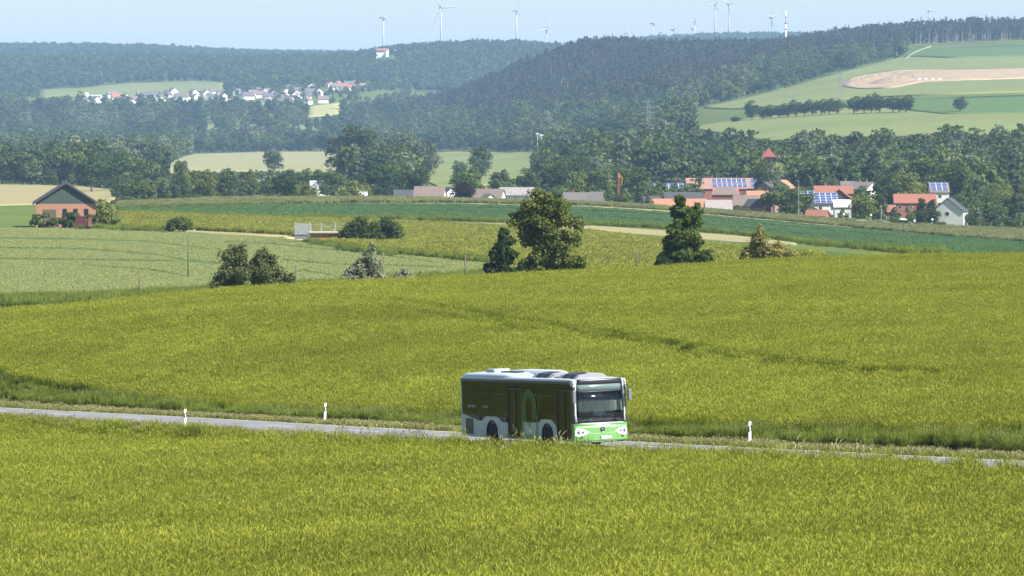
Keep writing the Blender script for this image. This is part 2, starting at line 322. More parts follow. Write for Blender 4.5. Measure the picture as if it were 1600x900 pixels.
# ------------------------------------------------------------------ road
def road_strip(name, m, n0, n1, s0, s1, lift, label, step=2.0, nn=None):
    ss = np.arange(s0, s1+.01, step); ns = np.linspace(n0, n1, nn or 2); V = []
    for s in ss:
        for n in ns:
            p = RF-RH*s+RN*(n+1.65); V.append((p[0], p[1], float(road_z(s))-.02*abs(n)+lift))
    k = len(ns); idx = np.arange(len(ss)*k).reshape(-1, k)
    Fq = np.stack([idx[:-1, :-1], idx[:-1, 1:], idx[1:, 1:], idx[1:, :-1]], -1).reshape(-1, 4)
    return tag(link(name, npmesh(name, V, Fq), None, (m,)), label, kind='structure')
M_asph = mat('asphalt', (.165, .165, .175), .85, var=.12, scale=2.5, bump=.004, spec=.3, coord='World', col2=(.19, .19, .195), big=.12, bigscale=.3)
M_line = mat('road_paint', (.62, .62, .60), .7, var=.15, scale=3, coord='World')
road_strip('road', M_asph, -3.3, 3.3, -125, 200, 0.0, 'grey asphalt country road', nn=3)
road_strip('shoulder', mat('gravel_shoulder', (.30, .28, .17), .95, var=.3, scale=3, coord='World'), 3.302, 3.7, -125, 200, -.004, 'gravel shoulder of the road')
for sg, nm in ((3.05, 'far'), (-3.05, 'near')): road_strip('edge_line', M_line, sg-.07, sg+.07, -125, 200, .004, 'thin white line along the %s road edge' % nm)
V = []; Fq = []
for k in range(-14, 22):
    s0 = 6.0+9.6*k
    for s in (s0, s0+3.4):
        for n in (-.07, .07):
            p = RF-RH*s+RN*(n+1.65); V.append((p[0], p[1], float(road_z(s))+.006))
    b = len(V)-4; Fq.append((b, b+1, b+3, b+2))
tag(link('centre_line', npmesh('centre_line', V, np.array(Fq)), None, (M_line,)), 'white dashes down the middle of the road', kind='structure')

# ------------------------------------------------------------------ scattering
def hide_proto(o):
    for c in list(o.users_collection): c.objects.unlink(o)
    return o
def scatter(name, protos, P, sc, rot, ix, label, kind='stuff'):
    pc = bpy.data.collections.new(name+'_kit')
    for i, o in enumerate(protos): o.name = '%s_kit_%02d' % (name, i); pc.objects.link(o)
    me = bpy.data.meshes.new(name); me.vertices.add(len(P)); me.vertices.foreach_set('co', np.asarray(P, np.float32).ravel())
    a = me.attributes.new('sc', 'FLOAT_VECTOR', 'POINT'); a.data.foreach_set('vector', np.asarray(sc, np.float32).ravel())
    a = me.attributes.new('rt', 'FLOAT_VECTOR', 'POINT'); a.data.foreach_set('vector', np.asarray(rot, np.float32).ravel())
    a = me.attributes.new('ix', 'INT', 'POINT'); a.data.foreach_set('value', np.asarray(ix, np.int32))
    o = link(name, me)
    g = bpy.data.node_groups.new(name, 'GeometryNodeTree')
    g.interface.new_socket('Geometry', in_out='INPUT', socket_type='NodeSocketGeometry'); g.interface.new_socket('Geometry', in_out='OUTPUT', socket_type='NodeSocketGeometry')
    N = g.nodes; L = g.links; gi = N.new('NodeGroupInput'); go = N.new('NodeGroupOutput'); ip = N.new('GeometryNodeInstanceOnPoints')
    ci = N.new('GeometryNodeCollectionInfo'); ci.inputs[0].default_value = pc; ci.inputs[1].default_value = True; ci.inputs[2].default_value = True
    L.new(gi.outputs[0], ip.inputs['Points']); L.new(ci.outputs[0], ip.inputs['Instance']); ip.inputs['Pick Instance'].default_value = True
    for nm, ty, so in (('sc', 'FLOAT_VECTOR', 'Scale'), ('rt', 'FLOAT_VECTOR', 'Rotation'), ('ix', 'INT', 'Instance Index')):
        na = N.new('GeometryNodeInputNamedAttribute'); na.data_type = ty; na.inputs[0].default_value = nm
        L.new([x for x in na.outputs if x.enabled][0], ip.inputs[so])
    L.new(ip.outputs[0], go.inputs[0])
    md = o.modifiers.new('scatter', 'NODES'); md.node_group = g
    return tag(o, label, kind=kind)
def blades(rng, n, rad, h, wid, lean, mi_head=None, head=(.03, .13), leafs=1, wind=(.25, .1)):
    """a tuft of narrow blades (material 0) with ears and awns (material 1)"""
    V = []; T = []; Q = []
    for _ in range(n):
        r = rad*math.sqrt(rng.random()); a = rng.random()*6.283; x, y = r*math.cos(a), r*math.sin(a)
        H = h*(1+.13*rng.standard_normal()); lx, ly = wind[0]*H*.3+lean*rng.standard_normal()*H, wind[1]*H*.3+lean*rng.standard_normal()*H
        t = rng.random()*3.1416; wx, wy = math.cos(t)*wid/2, math.sin(t)*wid/2
        b = len(V); V += [(x-wx, y-wy, 0), (x+wx, y+wy, 0), (x+lx*.6+wx*.6, y+ly*.6+wy*.6, H*.7), (x+lx*.6-wx*.6, y+ly*.6-wy*.6, H*.7), (x+lx, y+ly, H)]
        Q.append((b, b+1, b+2, b+3)); T.append((b+3, b+2, b+4))
        for _k in range(leafs):
            t2 = rng.random()*6.283; z0 = H*(.35+.4*rng.random()); ll = H*.3; cx, cy = math.cos(t2)*ll, math.sin(t2)*ll; b = len(V)
            px, py = -math.sin(t2)*wid*.6, math.cos(t2)*wid*.6
            V += [(x+px, y+py, z0), (x-px, y-py, z0), (x+cx, y+cy, z0+H*.16*rng.random())]; T.append((b, b+1, b+2))
    VH_, HT = len(V), []
    if mi_head is not None:
        for q in Q:
            tip = V[q[0]+4]; lx, ly = tip[0]-V[q[0]][0], tip[1]-V[q[0]][1]
            t = rng.random()*3.1416; hw = head[0]; hl = head[1]*(1+.3*rng.standard_normal())
            wx, wy = math.cos(t)*hw/2, math.sin(t)*hw/2; dx, dy = wind[0]*hl*1.2+hl*.35*rng.standard_normal(), wind[1]*hl*1.2+hl*.35*rng.standard_normal(); b = len(V); x, y, z = tip; z -= .02
            V += [(x, y, z-hl*.2), (x+dx*.5+wx, y+dy*.5+wy, z+hl*.35), (x+dx*1.4, y+dy*1.4, z+hl*.8), (x+dx*.5-wx, y+dy*.5-wy, z+hl*.35)]; HT.append((b, b+1, b+2, b+3))
    return V, T, Q, HT
def tuft_proto(mats, *a, **k):
    V, T, Q, HT = blades(*a, **k)
    Fs = [np.array(T), np.array(Q)]; mi = [0, 0]
    if HT: Fs.append(np.array(HT)); mi.append(1)
    o = link('tuft', npmesh('tuft', V, Fs, mi), None, mats); return hide_proto(o)
# ------------------------------------------------------------------ crops
M_stalk = mat('barley_stalk', (.139, .182, .014), .8, rand=.15, spec=.08, trans=.4, coord='World', big=.30, bigscale=.10)
M_ear = mat('barley_ear', (.314, .334, .044), .75, rand=.13, spec=.12, trans=.45, coord='World', big=.22, bigscale=.06)
M_gr = mat('verge_leaf', (.155, .20, .028), .8, rand=.3, spec=.2, trans=.35, coord='World', big=.2, bigscale=.4)
M_straw = mat('grass_seed', (.34, .31, .15), .8, rand=.2, trans=.3)
M_mown = mat('mown_leaf', (.20, .22, .06), .85, rand=.3, spec=.1, trans=.3, coord='World', big=.2, bigscale=.5)
rb = np.random.default_rng(3)
barley = [tuft_proto((M_stalk, M_ear), rb, 56, .42, .80, .026, .09, True, (.030, .105), 2, (.12, .05)) for _ in range(6)]
tracks = [[(560, 478), (640, 481), (708, 494), (797, 512), (876, 522), (976, 538), (1060, 551), (1144, 567), (1244, 580), (1322, 591), (1475, 599), (1700, 610)],
          [(560, 492), (640, 497), (692, 504), (824, 528), (902, 533), (976, 549), (1060, 562), (1144, 578), (1244, 588), (1375, 601), (1475, 605), (1700, 617)]]
TRK = []
for t in tracks:
    pts = []
    for u in np.arange(t[0][0], 1700, 12):
        x, y, z = at(u, I(t, u)+5, 228, 480); pts.append((x, y))
    TRK.append(np.array(pts))
def seg_dist(P, L):
    best = np.full(len(P), 1e9)
    for a, b in zip(L[:-1], L[1:]):
        d = b-a; t = np.clip(((P-a)@d)/(d@d+1e-9), 0, 1); q = a+t[:, None]*d; best = np.minimum(best, np.hypot(*(P-q).T))
    return best
def hashnoise(P, s):
    return (np.sin(P[:, 0]*s+1.3*np.sin(P[:, 1]*s*.7))+np.sin(P[:, 1]*s*1.1+1.7*np.sin(P[:, 0]*s*.6+2)))/2
def sample(d0, d1, dens, u0=-800, u1=2400):
    y = R.uniform(d0, d1, int(dens*(d1-d0)*(u1-u0)/F_PX*d1)); x = (R.uniform(u0, u1, len(y))-CX)*d1/F_PX
    u = CX+F_PX*x/y; k = (u > u0) & (u < u1); return np.stack([x[k], y[k]], -1)
def scat_arr(P, zoff, s0, s1, nproto, nz=None, tilt=.06):
    n = len(P); z = gz(P[:, 0], P[:, 1])+zoff; sc = R.uniform(s0, s1, n)
    S3 = np.stack([sc, sc, sc*(1+.0*z) if nz is None else sc*nz], -1)
    rt = np.stack([R.normal(0, tilt, n), R.normal(0, tilt, n), R.uniform(-.7, .7, n)], -1)
    return np.column_stack([P, z]), S3, rt, R.integers(0, nproto, n)
P = np.concatenate([sample(112, 160, 6.5), sample(160, 215, 5.5), sample(215, 262, 5.0)])
s, n = road_sn(P[:, 0], P[:, 1]); keep = (n < -5.0+.3*hashnoise(P, 1.1)) & (hashnoise(P, .23)*.5+hashnoise(P+9, .9) > -1.42)
P = P[keep]; Q = scat_arr(P, -.03, .85, 1.12, 6, 1+.07*hashnoise(P, .35))
scatter('barley_crop', barley, *Q, 'ripening yellow green barley in the foreground field')
P = np.concatenate([sample(198, 300, 4.6), sample(300, 372, 4.0), sample(372, 440, 3.2)])
s, n = road_sn(P[:, 0], P[:, 1]); keep = (n > 7.6+.5*hashnoise(P, .7))
P = P[keep]; td = np.minimum(seg_dist(P, TRK[0]), seg_dist(P, TRK[1]))
kk = (td > .52) & (R.random(len(P)) > .04); P = P[kk]; td = td[kk]
Q = scat_arr(P, -.03, .85, 1.12, 6, (1+.07*hashnoise(P, .35))*np.where(td < .95, .75, 1))
scatter('barley_crop', barley, *Q, 'barley of the large sloping field beyond the road')
vg = [tuft_proto((M_gr, M_straw), rb, 40, .45, .85, .035, .13, (k == 0) or None, (.02, .08), 3) for k in range(5)]
P = sample(160, 330, 7); s, n = road_sn(P[:, 0], P[:, 1]); keep = (n > 5.4+.4*hashnoise(P, .8)) & (n < 7.9+.4*hashnoise(P, .6))
P = P[keep]; Q = scat_arr(P, -.03, .45, .9, 5, 1+.3*hashnoise(P, .5))
scatter('verge_grass', vg, *Q, 'tall dark grass along the far verge')
mw = [tuft_proto((M_mown, M_straw), rb, 34, .4, .22, .03, .25, (k % 2 == 0) or None, (.025, .07), 1) for k in range(4)]
P = sample(155, 330, 11); s, n = road_sn(P[:, 0], P[:, 1]); keep = ((n > 3.5+.15*hashnoise(P, 2)) & (n < 6)) | ((n < -3.5) & (n > -5.6))
P = P[keep]; Q = scat_arr(P, -.02, .6, 1.2, 4)
scatter('mown_grass', mw, *Q, 'short yellowish grass at the road edge')
wl = [tuft_proto((M_mown, M_straw), rb, 14, .3, .95, .02, .16, True, (.06, .2), 2) for k in range(3)]
P = sample(155, 300, .9); s, n = road_sn(P[:, 0], P[:, 1]); keep = (n < -4.2) & (n > -5.6) & (hashnoise(P, .45) > .1)
P = P[keep]; Q = scat_arr(P, -.02, .5, .95, 3)
scatter('wild_grass', wl, *Q, 'tall pale seeding grass in front of the road')
# verge beyond the crest, and fuzz on the field borders
vg2 = [tuft_proto((M_gr, M_gr), rb, 40, .9, 1.1, .07, .13, None, (.03, .12), 3) for k in range(3)]
pts = []
for u in np.arange(-150, 775, 1.1):
    lo = I([(-500, 480), (125, 470), (350, 459), (520, 449), (700, 440), (775, 434)], u)
    for k in range(4):
        x, y, z = at(u+R.uniform(-1, 1), lo+R.uniform(0, 12), 500, 700); pts.append((x, y))
P = np.array(pts); Q = scat_arr(P, 0, .7, 1.3, 3); scatter('roadside_grass', vg2, *Q, 'dark grass verge behind the crest')

def in_band(P, up, lo, z=None):
    zz = gz(P[:, 0], P[:, 1]); u = CX+F_PX*P[:, 0]/P[:, 1]; v = VH+F_PX*(HC-zz)/P[:, 1]
    return (u > up[0][0]) & (u < up[-1][0]) & (v > I(up, u)+.3) & (v < I(lo, u)-.2), u, v
def far_crop(name, mats, up, lo, d0, d1, dens, h, rad, wid, label, cut=None, seed=1, s=(.8, 1.2), head=None):
    rr = np.random.default_rng(seed); pr = [tuft_proto(mats, rr, 46, rad, h, wid, .10, True if head else None, head or (.1, .1), 2) for _ in range(5)]
    P = sample(d0, d1, dens, -300, 1900); k, u, v = in_band(P, up, lo)
    if cut is not None:
        for L_ in cut: w_ = 2.0 if 'oat' in name else 1.0; k &= ~((u > L_[0][0]) & (u < L_[-1][0]) & (np.abs(v-I(L_, u)) < w_))
    P = P[k]; Q = scat_arr(P, 0, s[0], s[1], 5, 1+.12*hashnoise(P, .09)); return scatter(name, pr, *Q, label)
M_oat1 = mat('oat_leaf', (.25, .29, .085), .8, rand=.14, trans=.3, coord='World', big=.10, bigscale=.05); M_oat2 = mat('oat_ear', (.29, .325, .11), .8, rand=.12, trans=.3)
M_fb1 = mat('far_barley_leaf', (.15, .18, .012), .8, rand=.2, trans=.3, coord='World', big=.2, bigscale=.05, stretch=(.25, 2, 1)); M_fb2 = mat('far_barley_ear', (.26, .27, .03), .8, rand=.2, trans=.3)
M_bt1 = mat('beet_leaf', (.085, .16, .045), .6, rand=.25, trans=.2, spec=.4, coord='World', big=.2, bigscale=.04, stretch=(.3, 2, 1)); M_pg1 = mat('pale_grass_leaf', (.20, .215, .075), .85, rand=.3, trans=.3, coord='World', big=.25, bigscale=.06)
OATUP = [(-500, 356), (125, 357), (270, 362), (330, 368), (420, 372), (480, 379), (540, 389), (620, 399), (700, 406), (775, 414)]; OATLO = [(-500, 480), (125, 470), (350, 459), (520, 449), (700, 440), (775, 434)]
OCUT = [[(-150, 388), (125, 391), (245, 400), (296, 410), (350, 415), (420, 414)], [(-150, 405), (125, 408), (294, 410.5), (340, 416)], [(125, 414), (160, 419), (215, 422), (255, 427), (290, 434)], [(440, 409), (470, 411), (540, 416), (610, 417), (700, 420)], [(465, 424), (500, 429), (530, 434)], [(350, 380), (420, 383), (560, 396), (680, 412)], [(-150, 372), (125, 376), (240, 380), (330, 392)]]
far_crop('oat_crop', (M_oat1, M_oat2), OATUP, OATLO, 530, 1010, 2.6, .20, .5, .06, 'pale oats of the field left of the poles', cut=OCUT, head=(.06, .14))
BUP = [(187, 335.5), (430, 344.5), (560, 348.5), (700, 353), (800, 359), (920, 366), (1020, 378), (1100, 385), (1165, 391.5), (1280, 404.5)]; BLO = [(187, 358), (300, 361), (450, 369), (540, 387), (620, 397), (775, 413), (800, 439), (950, 431), (1100, 423), (1280, 409)]
far_crop('far_barley_crop', (M_fb1, M_fb2), BUP, BLO, 540, 1330, 1.0, .8, .8, .10, 'yellow green barley behind the tall trees', head=(.10, .25), seed=2,
 cut=[[(660+0*k, 358+7*k), (760, 360+7.5*k), (900, 372+7*k), (1000, 385+6*k), (1150, 396+5*k)] for k in range(1, 8)]+[[(200, 346), (400, 352), (560, 362)], [(200, 352), (400, 358), (520, 366)]])
TUP = [(185, 326), (250, 325), (400, 321), (553, 319.5), (700, 320), (917, 325), (1020, 331), (1150, 342), (1250, 351), (1400, 364), (1475, 371), (1700, 388), (2000, 392)]; TLO = [(185, 334), (430, 343), (560, 343.5), (700, 344.5), (800, 347), (917, 352), (1020, 355.5), (1150, 366), (1250, 378), (1400, 393), (1475, 398.5), (1700, 397), (2000, 397)]
far_crop('beet_crop', (M_bt1, M_bt1), TUP, TLO, 640, 1450, .5, .5, .9, .16, 'leafy dark green beet rows on the plateau', seed=3, cut=[[(700, 326), (917, 331), (1020, 337), (1150, 348), (1250, 358), (1400, 371)], [(917, 340), (1020, 346), (1150, 357), (1250, 367), (1400, 382)]])
GUP = [(185, 319), (400, 310.5), (600, 312), (800, 316), (950, 321), (1100, 330), (1300, 346), (1475, 356), (1700, 368)]; GLO = [(185, 326), (250, 325), (400, 321), (553, 318), (700, 318), (917, 322.5), (1020, 328.5), (1150, 340), (1250, 349), (1400, 363), (1475, 370), (1700, 387)]
far_crop('ripening_grass', (M_pg1, M_pg1), GUP, GLO, 900, 1560, .4, 1.1, .9, .14, 'ripening grasses along the plateau edge', seed=4)
# ragged grassy margins where two fields meet
pts = []
for L_, n_, j in (((TLO[:9]), 9, .6), ((BUP[:4]), 4, .8), (([(185, 326), (250, 325), (400, 321)]), 5, .6), ([(1250, 379), (1400, 394), (1475, 400)], 9, 1.2), ([(620, 398), (775, 414)], 5, .7), ([(125, 358), (270, 363)], 5, 1.2), ([(480, 381), (540, 391), (620, 400)], 6, 1.0)):
    for u in np.arange(L_[0][0], L_[-1][0], 6/n_):
        x, y, z = at(u, I(L_, u)+R.normal(0, j), 600, 1500); pts.append((x, y))
P = np.array(pts); Q = scat_arr(P, 0, .5, 1.3, 3); scatter('field_margin', vg2, *Q, 'rough grassy margins between the fields')

# ------------------------------------------------------------------ trees
M_bark = mat('bark', (.10, .08, .06), .95, var=.3, scale=3)
M_pale_bark = mat('pale_bark', (.30, .27, .24), .95, var=.2, scale=3)
def leafmats(nm, c, var=.28):
    a = mat(nm+'_leaf', c, .75, rand=var, spec=.15, trans=.3); b = mat(nm+'_leaf_light', tuple(min(1, x*f) for x, f in zip(c, (1.45, 1.35, 1.3))), .75, rand=var, spec=.15, trans=.35)
    return a, b
LM = {'green': leafmats('green', (.074, .108, .022)), 'dark': leafmats('dark', (.044, .074, .020)), 'light': leafmats('light', (.125, .155, .030)),
      'willow': leafmats('willow', (.125, .155, .085)), 'olive': leafmats('olive', (.085, .095, .035)), 'maroon': leafmats('maroon', (.035, .022, .024)),
      'spruce': leafmats('spruce', (.045, .064, .028)), 'brown': leafmats('brown', (.095, .080, .055)), 'gold': leafmats('gold', (.21, .20, .06)), 'blue': leafmats('blue', (.066, .094, .038)), 'near': leafmats('near', (.095, .120, .024), .05), 'silver': leafmats('silver', (.20, .225, .14), .05), 'twig': leafmats('twig', (.105, .128, .048), .05)}
def crown_arrays(rng, clumps, n, size, fuzz=.25, fold=True):
    """n leaf quads spread over and inside a list of clumps (x,y,z,rx,ry,rz)"""
    C = np.array(clumps, float); wgt = (C[:, 3]*C[:, 5]); k = rng.choice(len(C), n, p=wgt/wgt.sum())
    d = rng.standard_normal((n, 3)); d /= np.linalg.norm(d, axis=1)[:, None]; d[:, 2] = np.where(fold & (d[:, 2] < -.55), -d[:, 2]*.8, d[:, 2])
    rad = 1-np.abs(rng.normal(0, fuzz, n)); rad = np.where(rng.random(n) < .08, rad+.25, rad)
    P = C[k, :3]+d*C[k, 3:6]*rad[:, None]
    nr = d*.9+rng.standard_normal((n, 3))*.75+np.array([0, 0, .25]); nr /= np.linalg.norm(nr, axis=1)[:, None]
    a = np.cross(nr, rng.standard_normal((n, 3))); a /= np.linalg.norm(a, axis=1)[:, None]; b = np.cross(nr, a)
    s = size*rng.uniform(.6, 1.35, n)[:, None]
    V = np.stack([P-a*s*.62, P-b*s*.42, P+a*s*.62, P+b*s*.42], 1).reshape(-1, 3)
    F = np.arange(4*n).reshape(n, 4); lightk = rng.random(len(C)) < .42
    return V, F, lightk[k] ^ (rng.random(n) < .15)
def clumps_for(kind, rng, H, W):
    c = []
    def put(x, y, z, r, rz=None): c.append((x, y, z, r, r, rz or r*.85))
    if kind in ('round', 'wide'):
        zc, rz = (.54*H, .43*H) if kind == 'round' else (.50*H, .42*H)
        for i in range(26):
            d = rng.standard_normal(3); d /= np.linalg.norm(d); q = rng.uniform(.55, .92)
            put(d[0]*W*.5*q*.82, d[1]*W*.5*q*.82, zc+d[2]*rz*q*.95, W*rng.uniform(.11, .20))
        put(0, 0, zc, W*.27)
    elif kind == 'tall':
        for i in range(22):
            t = rng.random(); r = W*.5*(.55+.45*math.sin(3.14*(t*.85+.1))); a = rng.random()*6.28; q = rng.uniform(.35, .8)
            put(math.cos(a)*r*q, math.sin(a)*r*q, H*(.1+.82*t), W*rng.uniform(.14, .23))
    elif kind == 'poplar':
        for i in range(16):
            t = i/15; put(rng.normal(0, W*.08), rng.normal(0, W*.08), H*(.14+.8*t), W*(.36-.22*t*t), H*.09)
    elif kind == 'bush':
        for i in range(16):
            a = rng.random()*6.28; q = rng.random()**.5*.8; z = H*rng.uniform(.12, .82)*(1-.45*q)
            put(math.cos(a)*W*.5*q, math.sin(a)*W*.5*q, z, W*rng.uniform(.10, .17), H*rng.uniform(.12, .2))
    elif kind == 'spruce':
        for i in range(11):
            t = i/10; r = W*.5*(1-t)**.8+.02*W
            for k in range(4 if t < .7 else 2):
                a = rng.random()*6.28; put(math.cos(a)*r*.55, math.sin(a)*r*.55, H*(.14+.84*t), r*.5+.03*W, H*.045)
    elif kind == 'pine':
        for i in range(12):
            t = rng.random(); a = rng.random()*6.28; r = W*.34*(1-t*.6); put(math.cos(a)*r, math.sin(a)*r, H*(.56+.40*t), W*rng.uniform(.14, .22), H*.07)
    elif kind == 'dead':
        for i in range(6):
            t = rng.random(); a = rng.random()*6.28; put(math.cos(a)*W*.1, math.sin(a)*W*.1, H*(.62+.36*t), W*.2, H*.06)
    return c
def trunk_mb(rng, kind, H, W, clumps, nlimb=6):
    m = MB(); r0 = H*(.022 if kind not in ('pine', 'dead') else .013)+.03
    top = H*(.97 if kind in ('spruce', 'pine', 'dead', 'poplar') else .72)
    bx, by = rng.normal(0, H*.01), rng.normal(0, H*.01)
    m.tube([(0, 0, -.6), (0, 0, .02*H), (bx, by, top*.4), (bx*1.5, by, top*.75), (0, 0, top)], [r0*1.3, r0*1.05, r0*.8, r0*.5, r0*.12], 6)
    if kind in ('round', 'wide', 'tall', 'bush') and nlimb:
        for i in rng.choice(len(clumps), min(nlimb, len(clumps)), replace=False):
            c = clumps[i]; z0 = min(c[2]*.5, top*.7)*rng.uniform(.6, 1)
            m.tube([(bx*.5, by*.5, z0), (c[0]*.45, c[1]*.45, (z0+c[2])*.52), (c[0], c[1], c[2])], [r0*.45, r0*.28, r0*.07], 5)
    return m
def make_tree(name, label, cat, kind, tone, H, W, n, leaf, rng, group=None, bark=None, clumps=None, nlimb=6, fuzz=.25):
    cl = clumps or clumps_for(kind, rng, H, W)
    V, F, lt = crown_arrays(rng, cl, n, leaf, fuzz, clumps is None)
    t = empty(name); tag(t, label, cat, group)
    trunk_mb(rng, kind, H, W, cl, nlimb).build('trunk', bark or M_bark, t)
    link('crown', npmesh('crown', V, [F[~lt], F[lt]], [0, 1]), t, LM[tone])
    t['H'] = H
    return t
def flat_tree(rng, kind, tone, H, W, n, leaf, bark=None):
    cl = clumps_for(kind, rng, H, W); V, F, lt = crown_arrays(rng, cl, n, leaf)
    m = MB(); r0 = H*.014+.04; top = H*(.95 if kind in ('pine', 'dead', 'spruce') else .6); m.tube([(0, 0, -1), (0, 0, top*.5), (0, 0, top)], [r0*1.3, r0, r0*.3], 4, False)
    VV = np.concatenate([V, np.array([tuple(p) for p in m.v])]); FT = np.array(m.f)+len(V)
    o = link('kit', npmesh('kit', VV, [F[~lt], F[lt], FT], [0, 1, 2]), None, (*LM[tone], bark or M_bark)); return hide_proto(o)
rt_ = np.random.default_rng(11)
def stand(t, u, d, h=None, sx=None):
    x, y, z = gp(u, d); t.location = (x, y, z); k = (h/t['H']) if h else 1
    t.scale = ((sx or k), (sx or k), k); t.rotation_euler = (0, 0, R.uniform(0, 6.28)); return t

# ---- the near trees and shrubs behind the crest of the barley, each modelled on its own
def near_tree(name, label, cat, tone, u, d, vtop, cl_px, n, leaf, seed, nlimb=8, bark=None, fuzz=.3, kind='tall'):
    """cl_px: clumps as (column, row, half width, half height) in the picture, given depth at random"""
    rng = np.random.default_rng(seed); x, y, z = gp(u, d); k = d/F_PX; cl = []
    for (cu, cv, ru, rv) in cl_px:
        X = (cu-u)*k; Z = (HC-(cv-VH)*k)-z; wmax = max(abs(X), 1.0)
        for q in range(7):
            cl.append((X+rng.normal(0, .35*ru*k), rng.uniform(-1, 1)*(1.1+.5*ru*k), Z+rng.normal(0, .35*rv*k), ru*k*rng.uniform(.35, .95)*(1.3 if kind == 'bush' else 1), ru*k*rng.uniform(.4, .9), rv*k*rng.uniform(.4, 1.1)*(1.25 if kind == 'bush' else 1)))
    H = HC-(vtop-VH)*k-z
    t = make_tree(name, label, cat, kind, tone, H, 4, n, leaf, rng, clumps=cl, nlimb=nlimb, bark=bark, fuzz=fuzz); t.location = (x, y, z); return t
near_tree('tall_tree', 'tallest airy olive green tree standing just behind the crest of the barley', 'tree', 'near', 856, 520, 294,
 [(850, 308, 22, 13), (830, 322, 20, 14), (872, 322, 22, 14), (812, 342, 18, 14), (846, 345, 26, 16), (885, 343, 20, 16), (903, 352, 12, 12), (826, 362, 18, 12), (862, 368, 24, 14), (893, 372, 12, 8), (806, 337, 10, 8),
  (846, 384, 24, 12), (866, 392, 20, 12), (878, 384, 14, 10), (840, 374, 20, 10), (846, 397, 22, 14), (868, 410, 26, 14), (836, 418, 22, 14), (890, 408, 20, 12), (905, 412, 12, 10), (862, 432, 30, 14), (893, 428, 18, 12), (828, 436, 20, 12), (852, 378, 14, 12)], 26000, .27, 21, nlimb=14, fuzz=.5)
near_tree('dark_shrub', 'small dark glossy tree leaning against the left side of the tallest tree', 'tree', 'dark', 788, 512, 358,
 [(786, 366, 7, 7), (790, 380, 10, 9), (777, 390, 9, 8), (795, 396, 12, 10), (770, 400, 8, 7), (783, 410, 14, 10), (765, 424, 10, 8), (790, 426, 18, 11), (808, 428, 14, 10), (776, 436, 18, 8)], 9000, .30, 22, fuzz=.4)
near_tree('tall_tree', 'dark green pointed tree alone right of the tallest tree', 'tree', 'green', 1070, 520, 307,
 [(1064, 314, 9, 8), (1062, 328, 13, 10), (1072, 340, 18, 12), (1090, 326, 8, 8), (1060, 352, 17, 12), (1084, 350, 14, 12), (1066, 368, 20, 12), (1050, 380, 14, 10), (1086, 378, 15, 12), (1066, 392, 22, 12), (1094, 398, 15, 10), (1050, 400, 16, 10), (1075, 410, 24, 10), (1100, 408, 10, 9)], 22000, .26, 23, nlimb=10, fuzz=.45)
near_tree('low_bush', 'low dark bush at the left foot of the pointed tree', 'bush', 'dark', 1034, 515, 398, [(1032, 408, 8, 7), (1040, 412, 7, 7), (1028, 416, 6, 5)], 1200, .28, 24, kind='bush')
near_tree('golden_bush', 'golden green spreading bush on the right of the crest', 'bush', 'gold', 1200, 515, 359,
 [(1187, 366, 6, 8), (1186, 380, 12, 10), (1178, 394, 14, 10), (1196, 394, 14, 9), (1214, 388, 12, 8), (1228, 396, 14, 8), (1172, 404, 12, 9), (1205, 404, 20, 9), (1240, 402, 10, 6), (1190, 382, 8, 8)], 12000, .22, 25, kind='bush', fuzz=.45)
near_tree('wild_shrub', 'olive twiggy shrub with two crowns at the left edge of the crest, left one', 'shrub', 'twig', 368, 470, 384,
 [(372, 392, 10, 8), (362, 404, 14, 10), (378, 408, 12, 10), (354, 422, 14, 11), (374, 426, 16, 12), (345, 440, 14, 10), (362, 446, 18, 12), (340, 456, 12, 9), (375, 456, 18, 10), (352, 464, 18, 8)], 16000, .20, 26, fuzz=.6, kind='bush')
near_tree('wild_shrub', 'olive twiggy shrub touching the poles, right of its twin', 'shrub', 'twig', 415, 470, 388,
 [(410, 396, 8, 8), (404, 410, 12, 10), (424, 404, 10, 8), (412, 424, 16, 12), (432, 424, 12, 9), (402, 440, 14, 12), (428, 442, 16, 11), (450, 436, 10, 9), (418, 456, 18, 10), (444, 454, 12, 9), (396, 458, 14, 9)], 16000, .20, 27, fuzz=.6, kind='bush')
near_tree('willow_bush', 'silvery grey green willow bush left of the leaning pole', 'bush', 'silver', 575, 480, 380,
 [(580, 388, 5, 8), (578, 402, 9, 9), (566, 412, 10, 9), (588, 414, 9, 9), (556, 424, 12, 9), (576, 426, 14, 10), (545, 436, 13, 8), (566, 440, 18, 10), (590, 436, 14, 10), (600, 444, 10, 7)], 13000, .18, 28, fuzz=.5, kind='bush')
near_tree('willow_bush', 'small low silvery willow bush right of the larger one', 'bush', 'silver', 633, 485, 419, [(634, 426, 6, 6), (626, 435, 9, 6), (642, 438, 8, 6), (615, 441, 9, 5), (634, 444, 12, 5)], 3000, .2, 29, fuzz=.4, kind='bush')
near_tree('round_bush', 'dense dark bush beside the bridge, left half', 'bush', 'green', 558, 900, 345, [(546, 362, 12, 9), (560, 354, 14, 9), (556, 370, 18, 11), (575, 366, 14, 12), (540, 374, 9, 7)], 7000, .36, 30, kind='bush')
near_tree('round_bush', 'dense dark bush beside the bridge, right half by the barley', 'bush', 'green', 602, 905, 343, [(600, 352, 15, 9), (614, 356, 12, 10), (590, 364, 14, 11), (608, 370, 15, 10), (596, 376, 18, 7)], 7000, .36, 31, kind='bush')
near_tree('round_bush', 'small round bush alone at the edge of the oat field', 'bush', 'green', 280, 975, 338, [(278, 350, 12, 7), (290, 352, 9, 6), (268, 354, 8, 5), (280, 344, 8, 5)], 2600, .4, 32, kind='bush')
